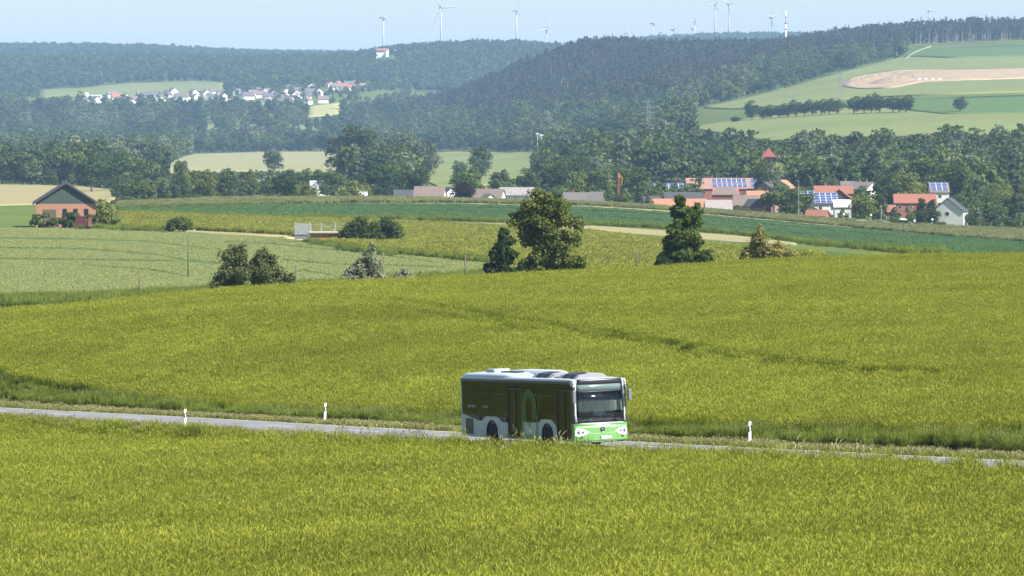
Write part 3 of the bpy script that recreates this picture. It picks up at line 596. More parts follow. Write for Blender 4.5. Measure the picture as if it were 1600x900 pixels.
near_tree('round_bush', 'leafy bush at the corner of the brick shed', 'bush', 'light', 160, 1080, 318, [(150, 342, 16, 9), (166, 334, 14, 11), (172, 346, 9, 6), (162, 320, 7, 7), (136, 336, 12, 8), (155, 328, 8, 9)], 4500, .42, 33, kind='bush')
for u, v, lb in ((697, 385, 'tiny green shrub in the far barley, left one'), (707, 387, 'tiny green shrub in the far barley, right one')):
    x, y, z = at(u, v+3, 600, 1300); near_tree('small_shrub', lb, 'shrub', 'green', u, y, v-3, [(u, v, 3.5, 3)], 150, .4, int(u), kind='bush')

# ---- woodland
protos = {}
def P_(key, kind, tone, H, W, n, leaf, cat='tree', seed=0, bark=None):
    protos[key] = make_tree(key, None, cat, kind, tone, H, W, n, leaf, np.random.default_rng(100+seed), bark=bark); protos[key]['W'] = W
for k, tone in enumerate(('green', 'dark', 'blue', 'light', 'green')): P_('broadleaf_tree_%d' % k, 'round' if k != 4 else 'wide', tone, 14, 12.5, 2600, .62, seed=k)
for k, tone in enumerate(('green', 'willow', 'blue')): P_('tall_tree_%d' % k, 'tall', tone, 18, 11, 2600, .62, seed=20+k)
P_('willow_tree', 'wide', 'willow', 14, 14, 3000, .55, seed=31); P_('maroon_tree', 'round', 'maroon', 13, 12, 2600, .6, seed=32); P_('golden_tree', 'round', 'light', 10, 10, 2000, .55, seed=33)
P_('conifer_tree', 'spruce', 'dark', 15, 8, 2200, .55, seed=34); P_('hedge_bush', 'bush', 'green', 4, 6, 1100, .45, 'bush', seed=35); P_('olive_bush', 'bush', 'olive', 4, 6, 1100, .45, 'bush', seed=36)
P_('clipped_conifer', 'poplar', 'dark', 10, 4.5, 2000, .4, seed=37)
used = set()
def plant(key, name, u, d, vtop, wpx, label, group=None, vbase=None):
    """a tree whose top stands at image row vtop with a crown wpx columns wide when seen from the road"""
    p = protos[key]; x, y, z = gp(u, d); top = HC-(vtop-VH)*d/F_PX; h = max(2.0, top-z)
    if key in used: t = copy_tree(p)
    else: t = p; used.add(key)
    t.name = name; k = h/p['H']; kx = 1.22*wpx*d/F_PX/p['W']
    t.location = (x, y, z); t.scale = (kx, kx, k); t.rotation_euler = (0, 0, R.uniform(0, 6.28)); t['label'] = label
    if group: t['group'] = group
    return t
HAND = [('broadleaf_tree_1', 1192, 1810, 249, 34, 'dark tree in front of the red roofed tower'), ('tall_tree_1', 1211, 1815, 252, 28, 'grey green tree at the right foot of the red roofed tower'),  # key, u, d, vtop, width, label
 ('broadleaf_tree_1', 143, 2100, 236, 52, 'large dark tree at the left end of the dark wood'), ('broadleaf_tree_1', 182, 2150, 234, 48, 'large dark tree in the middle of the dark wood behind the tan slope'),
 ('broadleaf_tree_1', 212, 2050, 252, 34, 'dark tree at the right end of the dark wood'), ('broadleaf_tree_2', 246, 1900, 262, 34, 'blue green tree right of the dark wood'),
 ('tall_tree_0', 282, 1850, 250, 26, 'slim tall tree left of the bright round tree'), ('broadleaf_tree_3', 318, 1750, 261, 42, 'bright green round tree behind the plateau edge'),
 ('broadleaf_tree_2', 355, 1760, 260, 42, 'blue green tree right of the bright round tree'), ('broadleaf_tree_1', 445, 1800, 264, 40, 'dark round tree standing alone behind the plateau'),
 ('golden_tree', 483, 1650, 287, 32, 'low yellow green tree right of the dark round one'), ('broadleaf_tree_1', 512, 2000, 273, 34, 'dark round tree left of the farm wood'),
 ('broadleaf_tree_2', 427, 3000, 230, 34, 'round tree alone by the tan valley field'), ('golden_tree', 545, 1680, 280, 46, 'broad yellowish tree left of the farmhouses'),
 ('tall_tree_2', 560, 2600, 190, 66, 'tallest blue green tree of the valley left of centre'), ('tall_tree_2', 530, 2650, 204, 40, 'blue green tree beside the tallest valley tree'),
 ('willow_tree', 640, 2500, 198, 60, 'broad pale willow in the valley, left of the meadow'), ('willow_tree', 668, 2450, 212, 46, 'pale willow at the left edge of the meadow'), ('willow_tree', 610, 2600, 212, 40, 'pale willow behind the broad one'),
 ('broadleaf_tree_1', 590, 1900, 254, 56, 'dark tree at the left of the farm wood'), ('broadleaf_tree_1', 622, 1950, 257, 40, 'dark tree in the middle of the farm wood'), ('broadleaf_tree_1', 650, 1880, 256, 42, 'dark round tree at the right end of the farm wood'),
 ('broadleaf_tree_0', 730, 1750, 259, 50, 'green round tree behind the dark red one'), ('maroon_tree', 722, 1620, 281, 36, 'dark red leaved tree between the farmhouses'),
 ('broadleaf_tree_2', 720, 2500, 248, 28, 'small round tree at the left of the meadow gap'), ('broadleaf_tree_2', 750, 2450, 222, 40, 'round tree above the meadow gap'), ('broadleaf_tree_2', 780, 1800, 261, 38, 'blue green round tree between the two farm roofs'),
 ('broadleaf_tree_1', 821, 1850, 262, 38, 'dark round tree behind the right farm roof'), ('broadleaf_tree_1', 868, 1880, 252, 46, 'dark tree above the tallest near tree'), ('broadleaf_tree_3', 902, 1750, 262, 40, 'bright green round tree right of the tallest near tree'),
 ('tall_tree_0', 940, 1750, 262, 42, 'green tree behind the right farm roofs'), ('broadleaf_tree_0', 992, 1800, 258, 50, 'green round tree right of the orange crane'), ('tall_tree_1', 1050, 2000, 246, 52, 'pale tree behind the solar roof'),
 ('broadleaf_tree_1', 1110, 1950, 250, 54, 'dark tree behind the big barn'), ('tall_tree_1', 1155, 2000, 240, 40, 'grey green tree behind the barn ridge'), ('tall_tree_1', 1185, 2100, 246, 32, 'grey green tree left of the red roofed tower'),
 ('broadleaf_tree_0', 1229, 1500, 285, 76, 'large dark green tree between the barn and the white house'), ('broadleaf_tree_3', 1352, 1520, 298, 44, 'grey green tree right of the white house'),
 ('broadleaf_tree_1', 1385, 1640, 268, 44, 'dark tree behind the grey green one, left of the red roof'), ('broadleaf_tree_3', 1418, 1700, 262, 60, 'light green tree behind the red roofed house'),
 ('clipped_conifer', 1440, 1490, 310, 22, 'dark conifer in front of the red roof, left one'), ('clipped_conifer', 1457, 1495, 312, 24, 'dark conifer in front of the red roof, right one'),
 ('olive_bush', 1160, 1480, 314, 30, 'brownish bush in front of the grey barn'), ('broadleaf_tree_1', 1205, 2050, 250, 60, 'dark trees hollow behind the barn'),
 ('broadleaf_tree_1', 1150, 3400, 182, 20, 'first tree of the hillside hedgerow, with a bare trunk'), ('broadleaf_tree_1', 1175, 3400, 156, 28, 'largest round tree of the hillside hedgerow'),
 ('golden_tree', 940, 2600, 206, 52, 'olive yellow tree in the middle of the valley wood'), ('hedge_bush', 1396, 1480, 334, 24, 'clipped garden bush left of the parasol'), ('hedge_bush', 1422, 1470, 333, 20, 'round garden bush in front of the red roofed house'),
 ('hedge_bush', 1275, 1500, 316, 40, 'dark bush in front of the white house'), ('broadleaf_tree_0', 1262, 1560, 300, 36, 'tree between the blue roof and the large dark tree'), ('broadleaf_tree_3', 1332, 1560, 312, 26, 'small tree right of the white balcony'), ('broadleaf_tree_1', 1372, 1560, 300, 30, 'dark tree touching the grey green one'), ('tall_tree_0', 1445, 1800, 250, 50, 'tall tree behind the steep solar roof, left'), ('broadleaf_tree_0', 1490, 1780, 246, 56, 'large tree behind the right edge of the village'), ('broadleaf_tree_1', 1500, 1500, 330, 40, 'dark round bush tree at the right of the white gable'), ('broadleaf_tree_4', 1540, 1560, 300, 60, 'broad tree beyond the right edge of the village'), ('broadleaf_tree_2', 1590, 1600, 296, 60, 'blue green tree at the right end of the village'), ('hedge_bush', 100, 1010, 322, 44, 'leafy bush below the green gable'), ('hedge_bush', 70, 1012, 324, 40, 'leafy bush at the left corner of the brick building'), ('hedge_bush', 132, 1014, 326, 36, 'leafy bush behind the maroon container'), ('hedge_bush', 180, 1080, 340, 20, 'low bush at the end of the leafy bushes'), ('golden_tree', 1318, 1490, 328, 20, 'light bush below the white balcony'), ('conifer_tree', 1012, 1520, 302, 22, 'small dark conifer left of the orange roof'),
 ('broadleaf_tree_0', 975, 1500, 302, 24, 'green bushy tree at the right end of the farm roofs'), ('hedge_bush', 190, 1600, 300, 40, 'green bush at the right end of the tan slope')]
for key, u, d, vt, wp, lb in HAND: plant(key, 'bush' if 'bush' in key else ('conifer' if 'conifer' in key else 'tree'), u, d, vt, wp, lb)
ORD = 'first second third fourth fifth sixth seventh eighth ninth tenth eleventh twelfth thirteenth fourteenth fifteenth sixteenth seventeenth eighteenth nineteenth twentieth'.split()
for k, u in enumerate(list(np.arange(1192, 1322, 13))+[1334, 1350, 1362, 1375, 1395, 1405, 1415, 1500]):
    plant('broadleaf_tree_%d' % (k % 3), 'tree', u, 3400-(u-1150)*.6, I([(1150, 165), (1190, 166), (1250, 156), (1322, 150), (1340, 150), (1365, 144), (1385, 152), (1415, 148), (1500, 150)], u)+R.uniform(-2, 2), R.uniform(21, 28), '%s tree from the left in the hedgerow between the hillside fields' % ORD[k+2], 'hedgerow trees on the hillside')
LMK = [(-60, 'left of the dark wood'), (60, 'left of the brick building roof'), (130, 'above the green gable'), (190, 'beside the left pylon'), (250, 'left of the tan valley field'), (310, 'behind the bright round tree'), (370, 'above the oat field'), (430, 'near the lone dark round tree'), (480, 'above the bridge'), (530, 'left of the tallest valley tree'),
       (590, 'near the pale willows'), (650, 'left of the valley meadow'), (720, 'above the dark red tree'), (790, 'by the valley meadow'), (850, 'above the tallest near tree'), (900, 'above the right farm roofs'), (950, 'near the orange crane'), (1010, 'below the middle pylon'), (1060, 'above the solar stable'), (1110, 'above the big red barn'), (1160, 'left of the red roofed tower'),
       (1210, 'right of the red roofed tower'), (1260, 'above the blue solar roof'), (1310, 'above the white house'), (1360, 'behind the grey roofed villa'), (1410, 'above the red tiled house'), (1460, 'above the steep solar roof'), (1520, 'right of the steep solar roof'), (1580, 'by the right end'), (1640, 'at the right tip')]
def lm(u, d): return min(LMK, key=lambda q: abs(q[0]-u))[1]
def tier(d): return 'front row' if d < 2100 else 'second row' if d < 2400 else 'middle rows' if d < 2700 else 'back rows'
def ok(u, d, h):
    vb = VH+F_PX*(HC-gp(u, d)[2])/d; hp = h*F_PX/d
    return not (is_open(u, vb) or is_open(u, vb-hp*.5) or is_open(u, vb-hp*.85))
cnt = 0; tries = 0; spots = []
kinds = [('broadleaf_tree_0', 'green round', .2), ('broadleaf_tree_1', 'dark round', .2), ('broadleaf_tree_2', 'blue green round', .2), ('broadleaf_tree_3', 'light green round', .1), ('broadleaf_tree_4', 'broad green', .1), ('tall_tree_0', 'tall green', .08), ('tall_tree_1', 'pale grey green', .06), ('tall_tree_2', 'tall blue green', .06)]
def woodband(n, u0, u1, d0, d1, h0, h1, sep=5):
    c = 0
    for _ in range(n*30):
        if c >= n: break
        u, d = R.uniform(u0, u1), R.uniform(d0, d1); h = R.uniform(h0, h1)
        if not ok(u, d, h) or any(abs(u-a)*d/F_PX < sep and abs(d-b) < sep*5 for a, b in spots): continue
        spots.append((u, d)); c += 1; k = R.choice(len(kinds), p=[q[2] for q in kinds]); key, nm, _p = kinds[k]
        x, y, z = gp(u, d); vt = VH+F_PX*(HC-z-h)/d
        plant(key, 'tree', u, d, vt, R.uniform(9.5, 13)*F_PX/d*(h/14), ('tall ' if h > 14.5 and 'tall' not in nm else 'low ' if h < 12.5 and 'tall' not in nm else '')+nm+' tree '+lm(u, d)+', '+tier(d), 'trees of the valley wood')
woodband(16, 200, 620, 1680, 1950, 7, 10)
woodband(36, -60, 640, 1950, 2500, 10, 14)
woodband(60, 800, 1640, 1900, 2450, 12, 17)
woodband(90, -60, 1640, 2450, 3100, 11, 16)
woodband(14, 1240, 1640, 1650, 1900, 9, 12)
# far woods read as one mass: instanced, one object per wood
rk = np.random.default_rng(5)
K = [flat_tree(rk, 'round', t, 15, 12, 620, 1.25) for t in ('green', 'dark', 'blue', 'light', 'green')]+[flat_tree(rk, 'tall', t, 18, 10, 560, 1.25) for t in ('green', 'willow')]
KC = [flat_tree(rk, 'pine', t, 22, 8, 300, 1.2, M_pale_bark) for t in ('spruce', 'brown', 'spruce')]+[flat_tree(rk, 'spruce', t, 22, 8, 380, 1.2) for t in ('spruce', 'dark')]+[flat_tree(rk, 'dead', 'brown', 20, 6, 90, 1.2, M_pale_bark)]
KF = [flat_tree(rk, 'round', t, 17, 14, 160, 2.8) for t in ('green', 'dark', 'blue')]+[flat_tree(rk, 'wide', 'green', 17, 15, 160, 2.8)]
def wood(name, protos, n, u0, u1, d0, d1, label, s0=.75, s1=1.15, hh=15, cond=None, pick=None, far=False):
    d = np.sqrt(R.uniform(d0**2, d1**2, n)); u = R.uniform(u0, u1, n); x = (u-CX)*d/F_PX; z = gz(x, d); v = VH+F_PX*(HC-z)/d; sc = R.uniform(s0, s1, n)
    keep = np.ones(n, bool)
    for a, b, up, lo in OPEN:
        for q in (0, .45, .85):
            vv = v-q*hh*sc*F_PX/d; keep &= ~((u > a) & (u < b) & (vv > I(up, u)-.5) & (vv < I(lo, u)+.5))
    if cond is not None: keep &= cond(u, d, v)
    P = np.stack([x, d, z-.5], -1)[keep]; m = len(P); sc = sc[keep]
    ix = pick(u[keep], d[keep], v[keep]) if pick else R.integers(0, len(protos), m)
    sw = sc*R.uniform(.85, 1.2, m)
    return scatter(name, protos, P, np.stack([sw, sw, sc*R.uniform(.85, 1.15, m)], -1), np.stack([0*sc, 0*sc, R.uniform(0, 6.28, m)], -1), ix, label)
def pk(u, d, v):
    q = np.sin(u*.06+d*.003)+np.sin(u*.023-d*.0017+2)+R.normal(0, .8, len(u))
    return np.select([q < -1.3, q < -.4, q < .3, q < .9, q < 1.5], [1, 2, 0, 4, 5], np.where(R.random(len(u)) < .5, 3, 6)).astype(int)
clump = lambda u, d: np.sin(u*.035+np.sin(d*.004)*2)+np.sin(d*.006+u*.011)
wood('valley_wood', K, 14000, -150, 1700, 2250, 4500, 'mixed green wood filling the valley floor', .45, 1.3, pick=pk, cond=lambda u, d, v: (clump(u, d) > np.where((u < 1000) & (d > 2700), -.35, -1.3)) & ~((u > 1080) & (d > 3000)))
wood('undergrowth', K, 3800, -150, 1700, 1900, 2700, 'undergrowth and hedges between the valley trees', .22, .5, cond=lambda u, d, v: (clump(u*1.3, d*1.2) > -.75) | (u > 1080))
wood('garden_shrubs', K, 420, 1215, 1700, 1500, 1850, 'garden shrubs and small trees between the village houses', .2, .48)
wood('farm_hedge', K, 500, 200, 1090, 1690, 1900, 'hedges and small trees behind the farm roofs', .3, .6)
wood('village_copse', K, 1700, 1060, 1700, 1860, 2500, 'dense green copse on the slope behind the village', .5, 1.15, pick=pk)
wood('slope_wood', K, 13000, -150, 1700, 4300, 6450, 'green broadleaf wood on the lower slopes of the hill', .55, 1.35, pick=pk,
     cond=lambda u, d, v: ~((v < 171) & (u < 640)) & ~((u > 1150) & (v > I([(1150, 158), (1250, 132), (1330, 110), (1410, 89)], u)-1)) & ~((u > 660) & (d > 5000) & (v < I([(660, 182), (800, 178), (950, 176), (1060, 150), (1150, 120), (1300, 80)], u))))
wood('hill_forest', KC, 13000, 640, 1700, 4700, 6400, 'dark conifer forest covering the central hill, many pale bare trunks', .75, 1.1, hh=20,
     cond=lambda u, d, v: (v < I([(640, 188), (800, 182), (950, 180), (1060, 156), (1150, 126), (1300, 90)], u)) & ~((u > 1140) & (v > I([(1140, 160), (1250, 131), (1330, 109), (1410, 88), (1420, 70), (1700, 58)], u))))
wood('village_wood', K, 3200, -150, 640, 6350, 7500, 'trees between and above the distant village', .35, .8, cond=lambda u, d, v: (clump(u*2, d) > -.3) & ~((v > 150) & (v < 168) & (u > 130) & (u < 590) & (R.random(len(u)) < .75)))
wood('ridge_forest', KF, 15000, -200, 1750, 7300, 9300, 'blue forested ridge behind the distant village', .8, 1.15, hh=17, cond=lambda u, d, v: ~((u < 640) & (d < 7700) & (R.random(len(u)) < .5)) & ~((u > 585) & (u < 622) & (d > 8150) & (d < 8640)))
wood('horizon_forest', KF, 9000, -200, 1750, 11000, 12400, 'hazy forest on the farthest ridge', .8, 1.3, hh=17)
# ------------------------------------------------------------------ buildings
def glassy(): return mat('dark_glass', (.02, .025, .03), .15, spec=.6)
M_white = mat('white_render', (.62, .61, .57), .85, var=.12, scale=.5)
M_redroof = mat('red_tiles', (.25, .10, .065), .85, var=.2, scale=1.2, stretch=(1, 1, 4), bump=.03)
M_orange = mat('orange_tiles', (.34, .17, .10), .85, var=.2, scale=1.2, bump=.03)
M_barnroof = mat('faded_tiles', (.28, .16, .12), .9, var=.15, scale=.8, bump=.03)
M_greyroof = mat('grey_tiles', (.13, .12, .115), .9, var=.25, scale=.7, bump=.03)
M_brownroof = mat('brown_tiles', (.165, .125, .105), .9, var=.2, scale=.7, bump=.03)
M_darkroof = mat('slate', (.05, .052, .06), .8, var=.2, scale=1)
M_brick = mat('brick', (.30, .125, .085), .9, var=.15, scale=2)
M_pv = mat('solar_cells', (.03, .05, .16), .25, spec=.5); M_pvf = mat('solar_frame', (.42, .46, .55), .4)
M_frame = mat('white_frame', (.7, .7, .7), .5); M_wood = mat('weathered_wood', (.12, .09, .065), .9, var=.3, scale=4)
def house(name, label, cat, u, d, vr, L, W, eave_h, rot, roof, wall, pv=None, chim=0, win=True, group=None, hip=0, over=.35):
    """gabled building, ridge at image row vr, ridge length L (m), depth W; rot turns the ridge from across the view"""
    x, y, z = gp(u, d); zr = HC-(vr-VH)*d/F_PX; rise = max(1.5, W*.5*math.tan(math.radians(38 if W < 11 else 24))); ev = zr-rise-z
    if ev < 1.5: ev = 1.5
    t = empty(name, (x, y, z), rot); tag(t, label, cat, group)
    h2, w2 = L/2, W/2
    b = MB(); b.prism([(-w2, -4), (w2, -4), (w2, ev), (0, ev+rise-.05), (-w2, ev)], -h2, h2, 'x'); b.build('wall', wall, t)
    rb_ = MB(); o = over; th = .18; sl_ = rise/w2
    for s in (-1, 1):
        p = [(0, ev+rise), (s*(w2+o), ev-o*sl_), (s*(w2+o), ev-o*sl_+th), (0, ev+rise+th*1.3)]
        if hip and True:
            n0 = h2+o; rb_.add([(-n0+hip, 0, ev+rise+th), (n0-hip, 0, ev+rise+th), (n0, s*(w2+o), ev-o*sl_+th), (-n0, s*(w2+o), ev-o*sl_+th)], [(0, 1, 2, 3)])
        else: rb_.prism(p, -h2-o, h2+o, 'x')
    if hip:
        for s in (-1, 1): n0 = h2+o; rb_.add([(s*(n0-hip), 0, ev+rise+th), (s*n0, w2+o, ev-o*sl_+th), (s*n0, -w2-o, ev-o*sl_+th)], [(0, 1, 2)])
    r = rb_.build('roof', roof, t)
    ang = math.atan2(rise, w2)
    if pv:
        for (x0, x1, t0, t1) in pv:      # along the ridge 0..1, down the slope 0..1 (camera side)
            xs0, xs1 = -h2+x0*L, -h2+x1*L; sl_len = math.hypot(rise, w2); f = MB(); c = MB()
            M = Matrix.Translation((0, 0, ev+rise+.30)) @ Matrix.Rotation(ang, 4, 'X')
            f.box(xs0, xs1, -sl_len*t1, -sl_len*t0, -.02, .03, M)
            nx, ny = max(1, int((xs1-xs0)/1.7)), max(1, int(sl_len*(t1-t0)/1.1)); cx_, cy_ = (xs1-xs0)/nx, sl_len*(t1-t0)/ny
            for i in range(nx):
                for j in range(ny):
                    c.box(xs0+i*cx_+.13, xs0+(i+1)*cx_-.13, -sl_len*t1+j*cy_+.12, -sl_len*t1+(j+1)*cy_-.12, .03, .05, M)
            fo = f.build('solar_panel', M_pvf, t); c.build('solar_cells', M_pv, fo)
    for k in range(chim):
        cxp = -h2+L*(.3+.35*k); q = MB(); q.box(cxp-.35, cxp+.35, -.1, .6, ev+rise-.6, ev+rise+1.0); q.box(cxp-.42, cxp+.42, -.17, .67, ev+rise+1.0, ev+rise+1.12); q.build('chimney', M_brick, r)
    if win:
        nw = max(1, int(L/3.2))
        for fl in range(2 if ev > 4.6 else 1):
            for i in range(nw):
                xc = -h2+L*(i+.5)/nw; zb = ev-1.9-2.7*fl
                if zb < .3: continue
                q = MB(); q.box(xc-.6, xc+.6, -w2-.05, -w2+.02, zb, zb+1.2); f = q.build('window', M_frame, t)
                q = MB(); q.box(xc-.5, xc-.04, -w2-.08, -w2-.052, zb+.1, zb+1.1); q.box(xc+.04, xc+.5, -w2-.08, -w2-.052, zb+.1, zb+1.1); q.build('pane', glassy(), f)
        for s in (-1, 1):
            q = MB(); q.box(s*h2-.05, s*h2+.05, -.6, .6, ev-1.4, ev-.2); f = q.build('window', M_frame, t)
            q = MB(); q.box(s*h2-.08, s*h2+.08, -.5, .5, ev-1.3, ev-.3); q.build('pane', glassy(), f)
        q = MB(); q.box(h2*.3-.55, h2*.3+.55, -w2-.045, -w2+.02, 0, 2.05); q.build('door', M_wood, t)
    t['ev'] = ev; return t
def px(n, d): return n*d/F_PX
# farm on the left of the tallest tree
house('shed', 'low dark roofed shed with an orange brick wall, leftmost of the farm roofs', 'shed', 634, 1640, 297.5, px(36, 1640), 7, 2.5, .05, M_darkroof, M_brick, win=False)
house('farmhouse', 'long brown tiled farmhouse beside the dark red tree', 'house', 672, 1620, 292, px(46, 1620), 10, 3, -.12, M_brownroof, M_white, chim=1)
house('farmhouse', 'dark roofed house with a white gable wedged against the brown roof', 'house', 697, 1650, 293, 6, 9, 3, -.9, M_darkroof, M_white)
house('farmhouse', 'brown roofed farmhouse with a bright white gable, right of the dark red tree', 'house', 765, 1620, 296, px(44, 1620), 10, 3, -.25, M_brownroof, M_white, chim=1)
house('annex', 'small white gabled annex below the brown roofed farmhouse', 'house', 763, 1560, 303.5, 4.2, 5.5, 2, -1.1, M_greyroof, M_white, win=False)
house('barn', 'patchy grey roofed barn partly behind the tallest tree', 'barn', 808, 1640, 293.5, px(52, 1640), 11, 3, -.1, mat('patchy_roof', (.24, .225, .215), .9, var=.5, scale=.35), M_white)
house('farmhouse', 'dark grey roofed farmhouse right of the tallest tree', 'house', 905, 1600, 301.5, px(48, 1600), 9, 3, -.12, M_greyroof, M_white, chim=1)
house('barn', 'grey sloping lean roof at the right end of the farm', 'barn', 932, 1570, 300.5, px(20, 1570), 9, 3, -.3, M_greyroof, M_wood, win=False)
# village on the right
house('stable', 'long roof covered in solar panels left of the big barn', 'barn', 1048, 1850, 287, px(56, 1850), 12, 3, .03, M_greyroof, M_brick, pv=[(.02, .98, .04, .95)], win=False)
house('barn', 'big faded red barn with two blocks of solar panels', 'barn', 1139, 1830, 279, px(134, 1830), 17, 3, .03, M_barnroof, M_brick, pv=[(.29, .70, .10, .48), (.74, .97, .10, .48), (.29, .70, .56, .93), (.74, .97, .56, .93)], win=False, chim=1)
house('stable', 'black sheet roofed shed in front of the big barn', 'barn', 1068, 1700, 301, px(58, 1700), 8, 3, .02, M_darkroof, M_wood, win=False)
house('stable', 'small dark lean to roof with a white edge behind the orange roof', 'barn', 1018, 1640, 307, px(26, 1640), 6, 3, .06, M_darkroof, M_white, win=False)
house('stable', 'long low orange tiled roof behind the pointed tree', 'barn', 1060, 1560, 311.5, px(86, 1560), 9, 2, -.10, M_orange, M_brick, win=False)
house('barn', 'old brown barn with a rounded hipped roof in front of the red barn', 'barn', 1134, 1640, 292, px(40, 1640), 12, 3, -.1, M_brownroof, M_brick, win=False, hip=2)
house('shed', 'low weathered grey shed below the old brown barn', 'shed', 1122, 1530, 314, px(40, 1530), 8, 2, .05, mat('fibre_roof', (.26, .235, .22), .9, var=.2, scale=.6), M_wood, win=False)
house('farmhouse', 'brown roofed farm building right of the old barn', 'house', 1165, 1580, 306, px(36, 1580), 8, 3, -.1, M_brownroof, M_brick, chim=1)
house('cottage', 'small white gabled cottage in front of the solar barn', 'house', 1166, 1640, 299, 3.5, 6, 3, 1.35, M_redroof, M_white)
house('farmhouse', 'orange red roofed house in front of the solar barn', 'house', 1187, 1620, 299, px(38, 1620), 9, 3, -.05, M_orange, M_white)
house('gable_house', 'brick gable of a house peeping over the orange red roof', 'house', 1196, 1660, 285, 6, 8, 4, 1.3, M_darkroof, M_barnroof)
house('shed', 'dark roofed brick shed with a white door beside the big dark tree', 'shed', 1184, 1500, 312, 7, 5, 2.4, -.7, M_darkroof, M_brick)
house('cottage', 'small orange gabled roof above the large dark tree', 'house', 1224, 1780, 282, 7, 8, 4, 1.2, M_orange, M_white)
house('villa', 'dark red roofed white house left of the village street, behind the white one', 'house', 1302, 1640, 291, px(58, 1640), 11, 4, -.03, M_redroof, M_brick, chim=1)
house('gable_house', 'dark timbered gable with a red roof set against the dark red roof', 'house', 1312, 1600, 296, 6, 8.5, 4, 1.45, M_redroof, M_wood)
house('villa', 'white house with a blue solar roof and a balcony', 'house', 1289, 1540, 302, px(38, 1540), 8.5, 3, .06, M_darkroof, M_white, pv=[(.02, .98, .05, .97)])
house('garage', 'low white annex with a flat balcony roof right of the blue roof', 'house', 1316, 1530, 313, px(26, 1530), 5, 2, .02, M_white, M_white)
house('cottage', 'low blue solar roof left of the white house', 'house', 1262, 1600, 299, px(22, 1600), 8, 3, .02, M_greyroof, M_white, pv=[(.05, .95, .05, .9)])
house('villa', 'grey slate roofed house behind the dark red roof', 'house', 1348, 1720, 285, px(34, 1720), 11, 4, -.5, M_greyroof, M_white, chim=2)
house('villa', 'grey roofed house farther behind, left of the grey one', 'house', 1326, 1780, 284, px(24, 1780), 9, 4, .05, M_greyroof, M_white, chim=1)
house('villa', 'large red tiled house with a dormer behind the garden hedge', 'house', 1429, 1570, 304, px(64, 1570), 12, 3, -.03, M_redroof, M_brick, chim=1)
house('shed', 'little red extension at the left of the large red tiled house', 'shed', 1392, 1560, 321, px(12, 1560), 5, 2, .02, M_redroof, M_brick, win=False)
house('villa', 'tall house with a steep solar roof at the right edge of the village', 'house', 1466, 1640, 286, px(28, 1640), 14, 3, .0, M_brownroof, M_white, pv=[(.02, .98, .02, .9)])
house('villa', 'white gable at the right edge, in front of the steep solar roof', 'house', 1484, 1500, 310, 8, 10, 3, 1.3, M_darkroof, M_white)
house('shed', 'slanting brick shed roof at the edge of the plateau', 'shed', 1277, 1465, 329, px(32, 1465), 4, 1.6, -.35, M_redroof, M_brick, win=False)
# tower with a red pyramid roof in the trees
x, y, z = gp(1201, 1845); t = empty('chapel_tower', (x, y, z)); tag(t, 'square tower with a red pyramid roof rising from the dark trees', 'tower'); zt = HC-(244-VH)*1845/F_PX-z
q = MB(); q.box(-1.5, 1.5, -1.5, 1.5, -2, zt); q.build('wall', M_brick, t)
q = MB(); q.add([(-2.9, -2.9, zt-.3), (2.9, -2.9, zt-.3), (2.9, 2.9, zt-.3), (-2.9, 2.9, zt-.3), (0, 0, zt+3.2)], [(0, 1, 4), (1, 2, 4), (2, 3, 4), (3, 0, 4), (3, 2, 1, 0)]); q.build('roof', mat('bright_red_tiles', (.22, .055, .05), .8), t)
q = MB(); q.box(-.5, .5, -1.56, -1.48, zt-3.2, zt-1.8); q.build('window', glassy(), t)
# brick shed at the left edge with its dark gable
x, y, z = gp(118, 1040); t = empty('farm_building', (x, y, z), .1); tag(t, 'brick building with a green boarded gable and a dark roof at the left edge', 'building')
k = 1040/F_PX; zE = HC-(318-VH)*k-z; zA = HC-(288-VH)*k-z; w0 = (151-84)*k
q = MB(); q.prism([(-w0*.92, -1), (w0*.47, -1), (w0*.47, zE), (-w0*.92, zE)], -.0, 22, 'y'); q.build('wall', mat('salmon_brick', (.36, .19, .125), .9, var=.25, scale=1.5), t)
q = MB(); q.box(-w0*.75, -w0*.45, -.09, -.01, .0, zE*.75); q.build('sliding_door', M_wood, t)
for xw in (-.3, -.05, .2): q = MB(); q.box(w0*xw, w0*(xw+.1), -.06, -.01, zE*.5, zE*.78); q.build('window', glassy(), t)
for ib in range(14): q = MB(); q.box(-w0*.85+ib*w0*.095, -w0*.85+ib*w0*.095+.06, -.07, -.035, zE+.05, zE+.05+max(.1, (zA-zE-.3)*(1-abs(-w0*.85+ib*w0*.095+w0*.22)/(w0*.69)))); q.build('cover_strip', mat('green_boards', (.05, .075, .065)), t)
q = MB(); q.prism([(-w0*.92, zE+.02), (w0*.47, zE+.02), (-w0*.22, zA)], -.03, 22, 'y'); q.build('gable', mat('green_boards', (.05, .075, .065), .8, var=.15, scale=2, stretch=(6, 1, 1)), t)
q = MB(); q.prism([(-w0*.22, zA+.05), (w0*.55, zE-.35), (w0*.55, zE+.05), (-w0*.22, zA+.5)], -.6, 22.5, 'y'); q.prism([(-w0*.22, zA+.05), (-w0*1.0, zE-.35), (-w0*1.0, zE+.05), (-w0*.22, zA+.5)], -.6, 22.5, 'y'); q.build('roof', M_darkroof, t)
